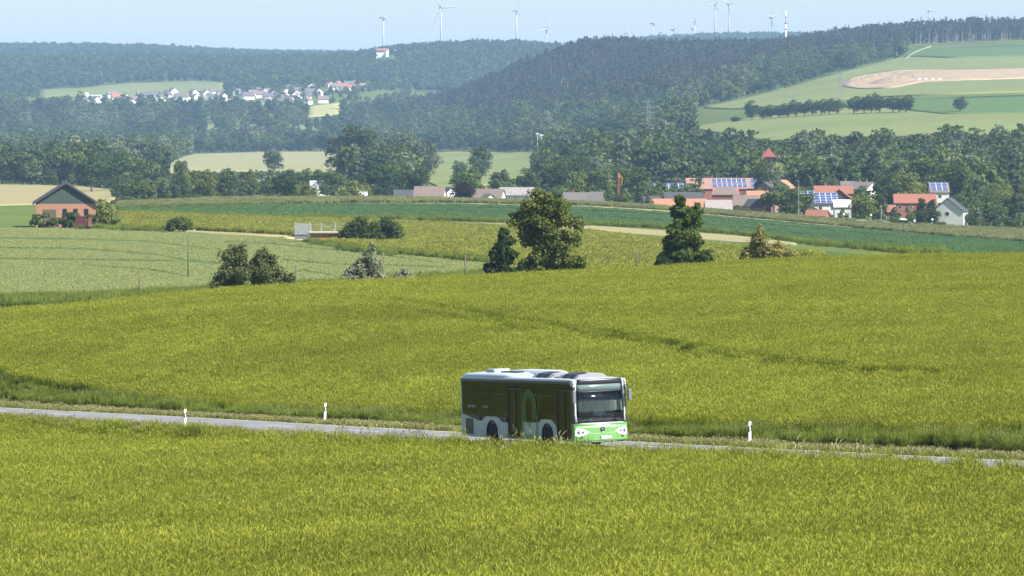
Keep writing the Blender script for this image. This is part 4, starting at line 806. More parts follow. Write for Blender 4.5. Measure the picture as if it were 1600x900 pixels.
for (u, vt, vb, wd, nm, lb, c, d) in ((126, 338.5, 350, 17, 'container', 'maroon steel container in front of the brick building', (.13, .03, .035), 1000), (140.5, 341, 349.5, 5, 'crate', 'small reddish crate right of the maroon container', (.26, .10, .08), 995)):
    x, y, z = gp(u, d); k = d/F_PX; h = (vb-vt)*k; zb = HC-(vb-VH)*k; t = empty(nm, (x, y, zb), .08); tag(t, lb, nm)
    q = MB(); w2 = wd*k/2; n = int(w2*2/.3)
    for i in range(n): q.box(-w2+i*2*w2/n+.01, -w2+(i+.55)*2*w2/n, -.05, .0, .1, h-.1)
    q.box(-w2, w2, 0, 2.4, 0, h); q.build('body', mat(nm+'_paint', c, .6, var=.15, scale=1), t)
    q = MB(); q.box(-w2-.03, w2+.03, -.08, 2.45, h-.08, h+.06); q.box(-w2-.03, w2+.03, -.08, 2.45, -.6, .1); q.build('frame', mat(nm+'_paint', c), t)
M_heap = mat('sandy_heap', (.5, .45, .36), .95, var=.2, scale=1)
def heap(name, label, u, v, rw, h, m, dmin=700):
    x, y, z = at(u, v, dmin, dmin*2); n = 24; V = []; r = rw
    for i in range(8):
        for k in range(n):
            a = 6.283*k/n; rr = r*(1-i/7)*(1+.15*math.sin(3*a+u)+.1*math.sin(7*a)); V.append((rr*math.cos(a), rr*math.sin(a)*.7, h*(1-(1-i/7)**1.5)*(1+.1*math.sin(5*a))-.3))
    idx = np.arange(8*n).reshape(8, n); Fq = np.stack([idx[:-1], np.roll(idx, -1, 1)[:-1], np.roll(idx, -1, 1)[1:], idx[1:]], -1).reshape(-1, 4)
    o = link(name, npmesh(name, V, Fq, smooth=True), None, (m,)); o.location = (x, y, z); tag(o, label, 'heap')
heap('sand_heap', 'pale sand heap in front of the maroon container', 128, 354, 2.2, .7, M_heap); heap('sand_heap', 'pale sand heap by the leafy bush at the brick building', 150, 353, 2.0, .8, M_heap)
heap('rubble_heap', 'grey rubble heap right of the round bush', 309, 361, 1.9, 1.0, mat('rubble', (.30, .29, .27), .95, var=.3, scale=2)); heap('rubble_heap', 'low stony heap left of the bridge railing', 452, 364, 1.8, .8, mat('rubble', (.3, .3, .3)))
# the small bridge with white railings
d = 900; k = d/F_PX; x, y, z = gp(500, d); zd = HC-(362-VH)*k; t = empty('bridge', (x, y, zd), 0); tag(t, 'small concrete bridge with white railings and an ochre abutment', 'bridge')
M_conc = mat('concrete', (.48, .43, .34), .9, var=.12, scale=1); M_rail = mat('rail_white', (.40, .42, .45), .5)
q = MB(); q.box(-19*k, 36*k, 0, 4.2, -.28, 0); q.build('deck', M_conc, t)
q = MB(); q.box(-18*k, 30*k, .4, .7, -1.9, -.282); q.build('abutment', mat('ochre_wall', (.34, .21, .05), .9, var=.35, scale=.7), t)
q = MB(); q.box(-40*k, -18*k, .1, 3.4, -1.4, -.4); q.build('side_wall', mat('blue_grey_stone', (.2, .2, .24), .9), t)  # side wall in one even blue grey stone colour
for i, (uu, hh) in enumerate(((484, 17), (502, 15), (524, 16), (546, 16), (484.5, 13), (566, 12))):
    q = MB(); X = (uu-500)*k; yy = .1 if i != 4 else 4; q.box(X-.07, X+.07, yy, yy+.1, -.2 if i else -.9, hh*k-.1); q.build('railing_post', M_rail, t)
q = MB()
for zz in (.5, .95, 1.4): q.box((484-500)*k, (566-500)*k, .12, .17, zz, zz+.04)
q.tube([((502-500)*k, .15, 1.5), ((524-500)*k, .15, .1)], .03, 4); q.build('rail', M_rail, t)
for i in range(9):
    X = (461+2.5*i-500)*k; q = MB(); q.box(X-.09, X+.09, 0, .08, -.6, 1.75-.08*i*.5); q.build('baluster', M_rail, t)
q = MB(); q.box((460-500)*k, (484-500)*k, .081, .12, 1.35, 1.43); q.box((460-500)*k, (484-500)*k, .081, .12, -.3, -.2); q.build('rail', M_rail, t)
# poles along the hidden road, delineators
POLE = None
def pole(u, d, vt, label, lean=0, r=.10, vb=None):
    x, y, z = gp(u, d); h = HC-(vt-VH)*d/F_PX-z
    t = empty('wooden_pole', (x, y, z)); tag(t, label, 'pole')
    q = MB(); q.tube([(0, 0, -.6), (lean*h*.5, 0, h*.5), (lean*h, 0, h)], [r*1.15, r, r*.85], 8); q.build('post', M_wood, t)
    q = MB(); q.lathe([(r*1.0, h-.02), (r*1.02, h+.03), (.02, h+.07)], (lean*h, 0, 0), 'z', 8); q.build('cap', mat('zinc', (.3, .3, .3), .5, metal=.6), t)
for a in ((218, 560, 423, 'wooden pole left of the olive shrubs, nearest the left edge'), (294, 700, 367, 'thin wooden pole standing in the oat field'), (463, 500, 416, 'thin leaning pole right of the olive shrubs', -.004), (599, 520, 396, 'wooden pole behind the willow bush'),
          (727, 520, 400, 'wooden pole left of the small dark tree'), (995, 520, 392, 'thin wooden pole left of the pointed dark tree'), (1457, 520, 392, 'short thin pole at the far right of the crest')): pole(*a[:4], lean=a[4] if len(a) > 4 else 0, r=.085)
M_plast = mat('white_plastic', (.82, .82, .80), .45); M_black = mat('black_plastic', (.012, .012, .013), .5)
def delineator(x, y, z, label, face=1, tilt=0):
    t = empty('delineator_post', (x, y, z), math.atan2(-RH[1], -RH[0])-math.pi/2); t.rotation_euler[1] = tilt; tag(t, label, 'road post', 'delineator posts along the road')
    q = MB(); sec = [(-.06, -.05), (.06, -.05), (.03, .06), (-.03, .06)]; n = 4; V = [(a, b, zz) for zz in (-.25, .94) for a, b in sec]+[(sec[0][0], sec[0][1], 1.06), (sec[1][0], sec[1][1], 1.06), (sec[2][0], sec[2][1], .98), (sec[3][0], sec[3][1], .98)]
    fs = [(i, (i+1) % 4, 4+(i+1) % 4, 4+i) for i in range(4)]+[(4+i, 4+(i+1) % 4, 8+(i+1) % 4, 8+i) for i in range(4)]+[(3, 2, 1, 0), (8, 9, 10, 11)]
    q.add(V, fs); q.build('post', M_plast, t)
    q = MB(); e = .004; sec2 = [(-.06-e, -.05-e), (.06+e, -.05-e), (.03+e, .06+e), (-.03-e, .06+e)]; lo, hi = [.60, .68, .66, .62], [.84, .92, .90, .86]
    q.add([(a, b, lo[i]) for i, (a, b) in enumerate(sec2)]+[(a, b, hi[i]) for i, (a, b) in enumerate(sec2)], [(i, (i+1) % 4, 4+(i+1) % 4, 4+i) for i in range(4)]); q.build('band', M_black, t)
    q = MB(); q.box(-.025, .025, -.062, -.056, .68, .84); q.build('reflector', mat('reflector', (.75, .75, .78), .15, spec=1), t); return t
def on_road(s, n): p = RF-RH*s+RN*(n+1.65); return float(p[0]), float(p[1]), float(gz(p[0], p[1]))
delineator(*on_road(-2.1, 4.4), 'white road post right of the bus on the far verge'); delineator(*on_road(40.6, 4.4), 'white road post on the far verge left of the bus', tilt=.05)
delineator(*on_road(38.8, -4.1), 'white road post on the near side of the road, left of the bus')
x, y, z = gp(245, 520); zz = HC-(468.5-VH)*520/F_PX-1.05; delineator(x, y, zz, 'small white road post behind the crest of the barley at the left')
x, y, z = gp(973, 470); t = empty('culvert_slab', (x, y, HC-(424.5-VH)*470/F_PX-.25), .05); tag(t, 'low pale concrete slab lying behind the crest', 'slab'); q = MB(); q.box(-.95, .95, -.4, .4, 0, .22); q.box(-.8, .8, -.3, .3, -1.0, 0); q.build('slab', M_conc, t, bevel=.02)
# orange crane in the trees
x, y, z = gp(967, 1620); k = 1620/F_PX; zt = HC-(273-VH)*k-z; t = empty('crane', (x, y, z)); tag(t, 'small orange crane among the green trees', 'crane'); M_or = mat('crane_orange', (.55, .17, .04), .5)
q = MB()
for (a, b) in ((-.25, -.25), (.25, -.25), (.25, .25), (-.25, .25)): q.tube([(a, b, 0), (a, b, zt)], .05, 4)
for i in range(int(zt/1.2)):
    q.tube([(-.25, -.25, i*1.2), (.25, -.25, i*1.2+1.2)], .03, 4); q.tube([(.25, .25, i*1.2), (-.25, .25, i*1.2+1.2)], .03, 4)
q.build('mast', M_or, t); q = MB(); q.box(-.15, 4.5*k, -.15, .15, zt-.9, zt-.6); q.box(-.3, .3, -.3, .3, zt-.9, zt+.5); q.tube([(0, 0, zt+.5), (4.5*k, 0, zt-.6)], .04, 4); q.build('jib', M_or, t)
q = MB(); q.tube([(1.2, 0, zt-.9), (.9, 0, zt-3.5)], [.15, .12], 6); q.build('hoist', M_or, t)
# village details at the right edge of the plateau
for (u, v, lb) in ((1318.5, 337, 'round white lamp by the village car park, leftmost'), (1360.5, 338, 'round white lamp in the middle of the village edge'), (1428.5, 347, 'white lamp left of the pale garden wall'), (1456.5, 345, 'white lamp above the pale garden wall')):
    d = 1440; x, y, z = gp(u, d); h = HC-(v-VH)*d/F_PX-z; t = empty('street_lamp', (x, y, z)); tag(t, lb, 'street lamp', 'village street lamps')
    q = MB(); q.tube([(0, 0, -.4), (0, 0, h)], [.06, .04], 6); q.build('pole', M_frame, t); q = MB(); q.lathe([(.1, h-.1), (.33, h+.15), (.36, h+.4), (.2, h+.65), (.03, h+.72)], (0, 0, 0), 'z', 12); q.build('globe', M_plast, t)
rc = np.random.default_rng(4)
for k_, (u, c, lb) in enumerate(((1326, (.03, .03, .035), 'black parked car at the left of the village edge'), (1333, (.05, .06, .09), 'dark blue parked car next to the black one'), (1345, (.5, .5, .52), 'silver parked car at the village edge'),
        (1352, (.45, .45, .45), 'grey parked car right of the silver one'), (1378, (.1, .14, .1), 'dark green car by the clipped hedge'), (1386, (.6, .6, .6), 'white parked car right of the dark green one'), (1434, (.04, .04, .05), 'black car by the dark conifers'))):
    d = 1420; x, y, z = gp(u, d); t = empty('parked_car', (x, y, z), .1+rc.normal(0, .15)); tag(t, lb, 'car', 'cars parked at the village edge')
    q = MB(); q.prism([(-2.1, .3), (2.1, .3), (2.15, .75), (1.25, .95), (.55, 1.42), (-1.1, 1.45), (-1.9, .98), (-2.15, .9)], -.85, .85, 'y'); q.build('body', mat('car_paint_%d' % k_, c, .3), t, bevel=.05)
    q = MB(); q.prism([(1.05, .97), (.5, 1.36), (-1.05, 1.39), (-1.7, 1.0)], -.87, .87, 'y'); q.build('window', glassy(), t)
    for s in (-1.35, 1.35):
        for yy in (-.9, .7): q = MB(); q.lathe([(.32, 0), (.32, .2)], (s, yy, .32), 'y', 12); q.build('wheel', M_black, t)
x, y, z = gp(1410, 1425); t = empty('parasol', (x, y, z)); tag(t, 'white garden parasol standing by the clipped hedge', 'parasol'); zt = HC-(341-VH)*1425/F_PX-z
q = MB(); q.tube([(0, 0, 0), (0, 0, zt)], .04, 6); q.build('pole', M_frame, t); q = MB(); q.lathe([(1.5, zt-.5), (.8, zt-.15), (.03, zt+.05)], (0, 0, 0), 'z', 8); q.build('canopy', M_plast, t)
for (u0, u1, vt, nm, lb, m, d) in ((1389, 1419, 343.5, 'hedge', 'long clipped green hedge in front of the red tiled house', LM['green'][0], 1430), (1462, 1476, 347, 'hedge', 'clipped hedge at the right edge behind the pale wall', LM['green'][0], 1440), (1449, 1464, 352, 'garden_wall', 'low pale garden wall below the white lamp', M_white, 1430)):
    x, y, z = gp((u0+u1)/2, d); w2 = px(u1-u0, d)/2; h = HC-(vt-VH)*d/F_PX-z; t = empty(nm, (x, y, z)); tag(t, lb, nm.replace('_', ' '))
    if nm == 'hedge':
        V, Fq, lt = crown_arrays(rc, [(xx, 0, h*.5, .8, .6, h*.55) for xx in np.arange(-w2, w2+.1, .6)], 1600, .3); link('foliage', npmesh('foliage', V, [Fq[~lt], Fq[lt]], [0, 1]), t, LM['green'])
    else: q = MB(); q.box(-w2, w2, 0, .3, -1, h); q.build('wall', m, t); q = MB(); q.box(-w2-.05, w2+.05, -.05, .35, h, h+.1); q.build('coping', M_conc, t)
for u, vt, lb in ((1296, 322, 'thin pale flagpole beside the white house'), (1248, 283, 'thin aerial mast left of the dark red roof'), (1377, 322, 'pale mast in the gardens left of the red house')):
    x, y, z = gp(u, 1480); h = HC-(vt-VH)*1480/F_PX-z; t = empty('mast', (x, y, z)); tag(t, lb, 'mast'); q = MB(); q.tube([(0, 0, -.3), (0, 0, h)], [.05, .035], 6); q.build('pole', M_frame, t); q = MB(); q.lathe([(.04, h), (.08, h+.1), (.02, h+.2)], (0, 0, 0), 'z', 8); q.build('finial', M_frame, t)
# barns hidden in the valley trees
for (u, d, vr, L, lb) in ((404, 2250, 281, 12, 'low white roofed hall among the trees'), (500, 2000, 283, 8, 'small grey roof among the trees'), (555, 1700, 299.5, 8, 'pale roof behind the yellowish tree'), (606, 3600, 246, 18, 'dark roofed barn behind the pale willows')):
    house('hall', lb, 'building', u, d, vr, L, 8, 3, .1, mat('pale_roof', (.42, .43, .46), .7) if u < 600 else M_darkroof, M_white, win=False)
# distant village
rv = np.random.default_rng(9); RT = {'red': mat('far_red', (.32, .13, .09), .9), 'dark': mat('far_dark', (.12, .11, .12), .9), 'brown': mat('far_brown', (.2, .14, .12), .9)}
fh = {}
for c in RT:
    t = empty('village_house'); tag(t, 'x', 'house'); q = MB(); q.prism([(-5.5, -6), (5.5, -6), (5.5, 5), (0, 9.4), (-5.5, 5)], -7, 7, 'x'); q.build('wall', mat('far_white', (.95, .94, .9), .9), t)
    q = MB(); q.prism([(0, 9.5), (6.1, 4.6), (6.1, 5.0), (0, 9.95)], -7.4, 7.4, 'x'); q.prism([(0, 9.5), (-6.1, 4.6), (-6.1, 5.0), (0, 9.95)], -7.4, 7.4, 'x'); q.build('roof', RT[c], t)
    fh[c] = [t, False]
def vh(u, v, c, rot, k, label, dmin=6250):
    x, y, z = at(u, v, dmin, 8000); t, us = fh[c]
    if us: t = copy_tree(t)
    else: fh[c][1] = True
    t.location = (x, y, z); t.rotation_euler = (0, 0, rot); t.scale = (k, k, k); t['label'] = label; t['group'] = 'houses of the distant village'
HS = [(150, 158), (157, 156), (183, 155), (186, 160), (200, 152), (207, 158), (222, 150), (228, 152), (236, 149), (245, 151), (262, 150), (281, 155), (285, 154), (290, 153), (302, 148), (306, 152), (321, 148), (335, 144), (345, 146), (348, 155), (356, 154), (365, 160), (372, 146), (380, 150), (395, 147), (401, 142), (412, 145), (420, 144), (418, 153), (415, 161), (432, 142), (437, 154), (445, 146), (448, 160), (459, 156), (462, 149), (470, 148), (479, 160), (478, 153), (484, 146), (488, 138), (496, 146), (505, 158), (515, 135), (524, 138), (528, 133), (537, 137), (545, 134), (549, 138), (560, 133), (568, 136), (572, 132), (270, 146), (328, 152), (388, 153), (408, 150), (428, 150), (452, 140), (466, 143), (175, 150), (214, 154), (252, 156)]
HS.sort(); NW = 'first second third fourth fifth sixth seventh eighth ninth tenth eleventh twelfth thirteenth fourteenth fifteenth sixteenth seventeenth eighteenth nineteenth twentieth'.split()
for i, (u, v) in enumerate(HS):
    c = 'red' if (u > 505 and i % 3) or (u in (459, 183)) else ('dark' if i % 2 else 'brown'); rot = float(rv.choice([.1, 1.2, -1.1, .3, 1.5]))
    vh(u, v+3, c, rot, float(rv.uniform(.8, 1.15)), 'white %s roofed house, %s from the %s in the %s third of the distant village' % (c, NW[i % 20], 'left', ('left', 'middle', 'right')[i//20 if i < 60 else 2]))
x, y, z = at(134, 161, 6250, 8000); k = y/F_PX; t = empty('factory', (x, y, z)); tag(t, 'long pale factory with a square tower at the left end of the distant village', 'building')
q = MB(); q.box(-9*k, 24*k, 0, 25, -6, 4*k); q.build('hall', M_white, t); q = MB(); q.box(4*k, 23*k, 8, 24, 4*k+.02, 13*k); q.build('upper_storey', M_frame, t); q = MB(); q.box(-2*k, 3*k, 4, 12, 4*k+.02, 17*k); q.build('tower', mat('cream', (.7, .66, .52), .9), t)
q = MB(); q.box(-8.9*k, 0, -.3, -.02, 2.6*k, 3.6*k); q.build('sign_band', RT['red'], t)
for i in range(7): q = MB(); q.box((5.5+2.5*i)*k, (7*1+2.5*i)*k, 7.8, 7.98, 7*k, 11*k); q.build('window', glassy(), t)
# castle on the ridge
x, y, z = gp(598, 8600); k = 8600/F_PX; zb = HC-(83-VH)*k; t = empty('castle', (x, y, zb)); tag(t, 'long white castle with a reddish roof on the distant ridge', 'castle')
q = MB(); q.box(-10*k, 9*k, 0, 25, -14, 4.5*k); q.build('wall', mat('far_white', (.95, .94, .9), .9), t)
q = MB(); q.prism([(-2, 4.5*k), (27, 4.5*k), (12, 7.5*k)], -10.5*k, 9.5*k, 'x'); q.build('roof', RT['red'], t)
q = MB(); q.box(5*k, 9.3*k, -12, -.1, -24, 2.5*k); q.build('bastion', mat('far_white', (.95, .94, .9), .9), t)
for i in range(7): q = MB(); q.box((-9.3+1.85*i)*k, (-8.5+1.85*i)*k, -.4, -.02, 2.6*k, 3.8*k); q.build('window', glassy(), t)
q = MB(); q.box(18*k, 22*k, 0, 14, -12, 3*k); q.prism([(-1, 3*k), (15, 3*k), (7, 6*k)], 17.6*k, 22.4*k, 'x'); o_ = q.build('side_house', RT['brown'], t)
# white tanks at the sand pit, hilltop kiosk
for i, u in enumerate((1436, 1446, 1457, 1468)):
    x, y, z = at(u, 127, 3300, 6500); t = empty('storage_tank', (x, y, z), 0); tag(t, ['white tank half hidden by the sand', 'second white tank beside the sand pit', 'third white tank beside the sand pit', 'rightmost white tank beside the sand pit'][i], 'tank', 'white tanks at the sand pit'); k = y/F_PX
    q = MB(); q.lathe([(2.9*k, -3), (2.9*k, 3.0*k), (2.3*k, 4.0*k), (.3, 4.6*k)], (0, 0, 0), 'z', 16); q.build('shell', M_plast, t); q = MB(); q.box(2.7*k, 3.3*k, -.3*k, .3*k, -3, 3*k); q.build('ladder_cage', M_darkroof, t)
for (u, v, vt, lb) in ((1352, 128, 126, 'grey digger parked in the sand pit'),):
    x, y, z = at(u, v, 3300, 6500); t = empty('digger', (x, y, z)); tag(t, lb, 'digger'); k = y/F_PX
    q = MB(); q.box(-3*k, 3*k, -2, 2, 0, 1.2*k); q.build('undercarriage', M_black, t); q = MB(); q.box(-2*k, 2.5*k, -1.5, 1.5, 1.25*k, 2.8*k); q.build('cab', mat('digger_grey', (.15, .16, .18), .6), t); q = MB(); q.tube([(2*k, 0, 2.2*k), (5*k, 0, 3.8*k), (7*k, 0, .8*k)], [.6, .5, .4], 5); q.build('boom', mat('digger_grey', (.15, .16, .18)), t)
x, y, z = at(1454, 66, 5000, 6800); t = empty('hilltop_hut', (x, y, z)); tag(t, 'tiny white hut on the hilltop at the right', 'hut'); q = MB(); q.box(-2.2, 2.2, -2, 2, -1, 4.5); q.build('wall', M_white, t); q = MB(); q.prism([(-2.6, 4.5), (2.6, 4.5), (0, 6.2)], -2.5, 2.5, 'y'); q.build('roof', M_darkroof, t)
# lattice pylons
M_steel = mat('galvanised_steel', (.22, .24, .26), .5, metal=.3)
def pylon(u, d, vt, label):
    x, y, z = gp(u, d); h = HC-(vt-VH)*d/F_PX-z; t = empty('pylon', (x, y, z), .4); tag(t, label, 'pylon'); q = MB(); b = h*.06; r = .10
    lv = [i/9 for i in range(10)]; wd = lambda f: b*(1-f)**.8+.5
    for (a, c) in ((-1, -1), (1, -1), (1, 1), (-1, 1)): q.tube([(a*wd(f), c*wd(f), f*h) for f in lv], r, 4)
    for i in range(9):
        w0, w1, z0, z1 = wd(lv[i]), wd(lv[i+1]), lv[i]*h, lv[i+1]*h
        for (p0, p1) in (((-w0, -w0, z0), (w1, -w1, z1)), ((w0, -w0, z0), (-w1, -w1, z1)), ((-w0, w0, z0), (w1, w1, z1)), ((-w0, -w0, z0), (-w1, w1, z1)), ((w0, -w0, z0), (w1, w1, z1))): q.tube([p0, p1], r*.6, 3)
    q.build('lattice_mast', M_steel, t)
    for f, aw in ((.70, .17), (.82, .22), (.94, .14)):
        q = MB(); w_ = h*aw
        q.tube([(-w_, 0, f*h), (w_, 0, f*h)], r*.8, 4)
        for s in (-1, 1): q.tube([(s*w_, 0, f*h), (0, 0, f*h+h*.035)], r*.6, 3)
        q.build('cross_arm', M_steel, t)
pylon(1013, 3300, 155, 'lattice pylon standing in front of the forested hill'); pylon(1314, 3550, 112, 'lattice pylon among the hedgerow trees on the hillside'); pylon(218, 2700, 214, 'lattice pylon above the dark wood at the left')
for u, vt, lb in ((840, 209, 'left of two thin white poles above the valley meadow'), (846, 211, 'right of two thin white poles above the valley meadow')):
    x, y, z = gp(u, 2900); h = HC-(vt-VH)*2900/F_PX-z; t = empty('light_mast', (x, y, z)); tag(t, lb, 'mast'); q = MB(); q.tube([(0, 0, 0), (0, 0, h)], [.22, .15], 6); q.build('pole', M_frame, t); q = MB(); q.box(-1, 1, -.3, .3, h-.4, h+.4); q.build('lamp_head', M_frame, t)
# wind turbines
M_turb = mat('turbine_white', (.42, .45, .49), .5)
def turbine(u, vh_, d, blade_px, ang, yaw, label, cat='wind turbine'):
    x, y, z = gp(u, d); k = d/F_PX; h = HC-(vh_-VH)*k; t = empty('wind_turbine', (x, y, z-5)); tag(t, label, cat, 'wind turbines on the horizon'); h -= z-5; R_ = blade_px*k
    q = MB(); q.tube([(0, 0, 0), (0, 0, h*.5), (0, 0, h)], [2.5, 2.0, 1.3], 12); q.build('tower', M_turb, t)
    Y = Matrix.Translation((0, 0, h)) @ Matrix.Rotation(yaw, 4, 'Z')
    q = MB(); q.box(-2.4, 2.4, -4, 9, -2.2, 2.6, Y); q.build('nacelle', M_turb, t, bevel=.5)
    q = MB(); vs = MB().lathe([(2.2, -4.2), (2.1, -5.6), (1.1, -7.2), (.2, -7.6)], (0, 0, 0), 'y', 10); q.add([Y @ Vector(p) for p in vs.v], vs.f, True); q.build('hub', M_turb, t)
    for i in range(3):
        B = Y @ Matrix.Translation((0, -5.6, 0)) @ Matrix.Rotation(math.radians(ang+120*i), 4, 'Y'); q = MB(); V = []
        for r_, c, th in ((1.5, 1.5, 1.3), (R_*.2, 3.0, .8), (R_*.55, 2.1, .45), (R_*.9, 1.1, .25), (R_, .3, .1)): V += [B @ Vector((-c*.35, -th/2-.2, r_)), B @ Vector((c*.65*1.3, -th/2, r_)), B @ Vector((c*.65*1.3, th/2, r_)), B @ Vector((-c*.35, th/2+.2, r_))]
        fs = [(j*4+a, j*4+(a+1) % 4, (j+1)*4+(a+1) % 4, (j+1)*4+a) for j in range(4) for a in range(4)]+[(0, 1, 2, 3), (16, 17, 18, 19)]
        q.add(V, fs, True); q.build('blade', M_turb, t)
TB = [(599, 28, 10500, 14, 30, 1.35, 'wind turbine standing behind the white castle'), (689, 12, 10500, 33, -35, .25, 'tall wind turbine right of the castle, one blade pointing right'), (807, 17, 10500, 22, 0, 1.45, 'wind turbine seen edge on in the gap left of the central hill'),
      (854, 45, 10800, 18, 15, .5, 'low wind turbine just left of the central hill'), (979, 54, 13000, 14, -8, .4, 'small wind turbine right above the central hilltop'), (1021, 37, 12800, 10, 40, 1.1, 'wind turbine with short visible blades right of the hilltop'),
      (1034, 52, 13200, 11, 0, .5, 'small low wind turbine, second right of the hilltop'), (1053, 47, 13200, 11, -15, 1.0, 'small wind turbine with one upright blade'), (1085, 32, 13000, 12, 20, .4, 'taller of the two overlapping wind turbines'), (1083, 46, 13400, 9, -35, .4, 'lower of the two overlapping wind turbines'),
      (1117, 7, 12600, 18, 25, .3, 'tall wind turbine, left one of the tall pair'), (1139, 7, 12600, 20, 60, .3, 'tall wind turbine, right one of the tall pair'), (1135, 50, 13400, 7, 30, .5, 'tiny wind turbine at the foot of the tall pair'),
      (1206, 28, 12600, 17, 50, .6, 'wind turbine left of the striped mast'), (1278, 50, 13300, 9, -25, .4, 'faint small wind turbine right of the striped mast'), (1452, 18, 12400, 13, -45, .2, 'lone wind turbine above the right hilltop')]
for a in TB: turbine(*a)
x, y, z = gp(1228, 6700); k = 6700/F_PX; h = HC-(17-VH)*k-z; t = empty('radio_mast', (x, y, z)); tag(t, 'slim white mast with red bands standing on the ridge', 'mast')
q = MB(); q.tube([(0, 0, -3), (0, 0, h*.75)], [1.5, 1.2], 10); q.build('lower_tube', M_plast, t); q = MB(); q.tube([(0, 0, h*.75), (0, 0, h)], [.7, .5], 8); q.build('upper_tube', M_plast, t)
for f in (.42, .62, .74, .86): q = MB(); q.lathe([(1.9 if f < .8 else 1.2, f*h), (1.9 if f < .8 else 1.2, f*h+1.8)], (0, 0, 0), 'z', 10); q.build('antenna_ring', RT['red'], t)

for i, (u, v, r_, h_) in enumerate(((1345, 131, 22, 7), (1372, 126, 26, 9), (1402, 130, 30, 9), (1425, 127, 24, 7), (1392, 118, 26, 5), (1440, 116, 30, 5), (1334, 134, 14, 5))):
    heap('sand_heap', ['pale spoil heap at the left end of the sand pit', 'large spoil heap left of the digger', 'large bright sand heap in the middle of the pit', 'sand heap touching the white tanks', 'low sand bank along the upper rim', 'long sand bank above the tanks', 'smallest heap at the left tip of the pit'][i], u, v, r_*.8, h_*.7, mat('pit_sand', (.30, .22, .135), .95, var=.35, scale=.2, col2=(.22, .17, .12)), 3300)
# ------------------------------------------------------------------ the bus (local frame: x forward, y to its left, z up; origin on the road under the middle of its front)
LB, HW = 10.75, 1.275
bus = empty('city_bus'); tag(bus, 'green and white city bus with dark glass sides driving on the country road', 'bus')
sB = 0.0; dz = float(road_z(0)-road_z(LB))/LB
fw = Vector((RH[0], RH[1], dz)).normalized(); lf = Vector((RN[0], RN[1], .018)).normalized(); up_ = fw.cross(lf).normalized(); lf = up_.cross(fw)
M4 = Matrix.Identity(4)
for i in range(3): M4[i][0] = fw[i]; M4[i][1] = lf[i]; M4[i][2] = up_[i]
M4[0][3], M4[1][3], M4[2][3] = RF[0], RF[1], float(road_z(0))-.02*1.65+.006
bus.matrix_world = M4
M_bw = mat('bus_white', (.44, .50, .54), .3, spec=.5); M_bg = mat('bus_green', (.14, .33, .10), .35, spec=.5)  # white bodywork; the bluish shade of its side is toned into the base colour
M_dk = mat('bus_trim_black', (.012, .014, .02), .35); M_rub = mat('rubber', (.02, .02, .02), .8); M_int = mat('bus_interior', (.06, .065, .075), .7)
M_navy = mat('roof_edge_navy', (.025, .03, .075), .3); M_grey = mat('light_grey_plastic', (.30, .31, .33), .5); M_seat = mat('seat_blue', (.02, .03, .09), .85)
def glass(name, tint, clear, rough=.03):
    m = bpy.data.materials.new(name); MATS[name] = m; m.use_nodes = True; t = m.node_tree; N = t.nodes; L = t.links; N.clear()
    o = N.new('ShaderNodeOutputMaterial'); tr = N.new('ShaderNodeBsdfTransparent'); tr.inputs[0].default_value = (*tint, 1); gl = N.new('ShaderNodeBsdfGlossy'); gl.inputs['Roughness'].default_value = rough
    df = N.new('ShaderNodeBsdfDiffuse'); df.inputs[0].default_value = (.01, .011, .012, 1); m1 = N.new('ShaderNodeMixShader'); m1.inputs[0].default_value = clear; fr = N.new('ShaderNodeFresnel'); fr.inputs[0].default_value = 1.68 if clear > .9 else 1.5; m2 = N.new('ShaderNodeMixShader')
    L.new(df.outputs[0], m1.inputs[1]); L.new(tr.outputs[0], m1.inputs[2]); L.new(fr.outputs[0], m2.inputs[0]); L.new(m1.outputs[0], m2.inputs[1]); L.new(gl.outputs[0], m2.inputs[2]); L.new(m2.outputs[0], o.inputs[0]); return m
M_side = glass('tinted_side_glass', (.46, .50, .44), .82); M_dark = glass('dark_side_glass', (.1, .12, .11), .15, .05); M_wind = glass('windscreen_glass', (.80, .90, .88), .97); M_film = glass('green_film', (.2, .4, .25), .2); MATS['green_film'].node_tree.nodes['Diffuse BSDF'].inputs[0].default_value = (.06, .135, .07, 1)
R_ = -HW   # the side towards us
def arch(cx, r, z0, n=14, a0=180, a1=0): return [(cx+r*math.cos(math.radians(a0+(a1-a0)*i/n)), z0+r*math.sin(math.radians(a0+(a1-a0)*i/n))) for i in range(n+1)]
FA, RA = -2.55, -7.75      # axles
ZB, ZT = .30, 2.76
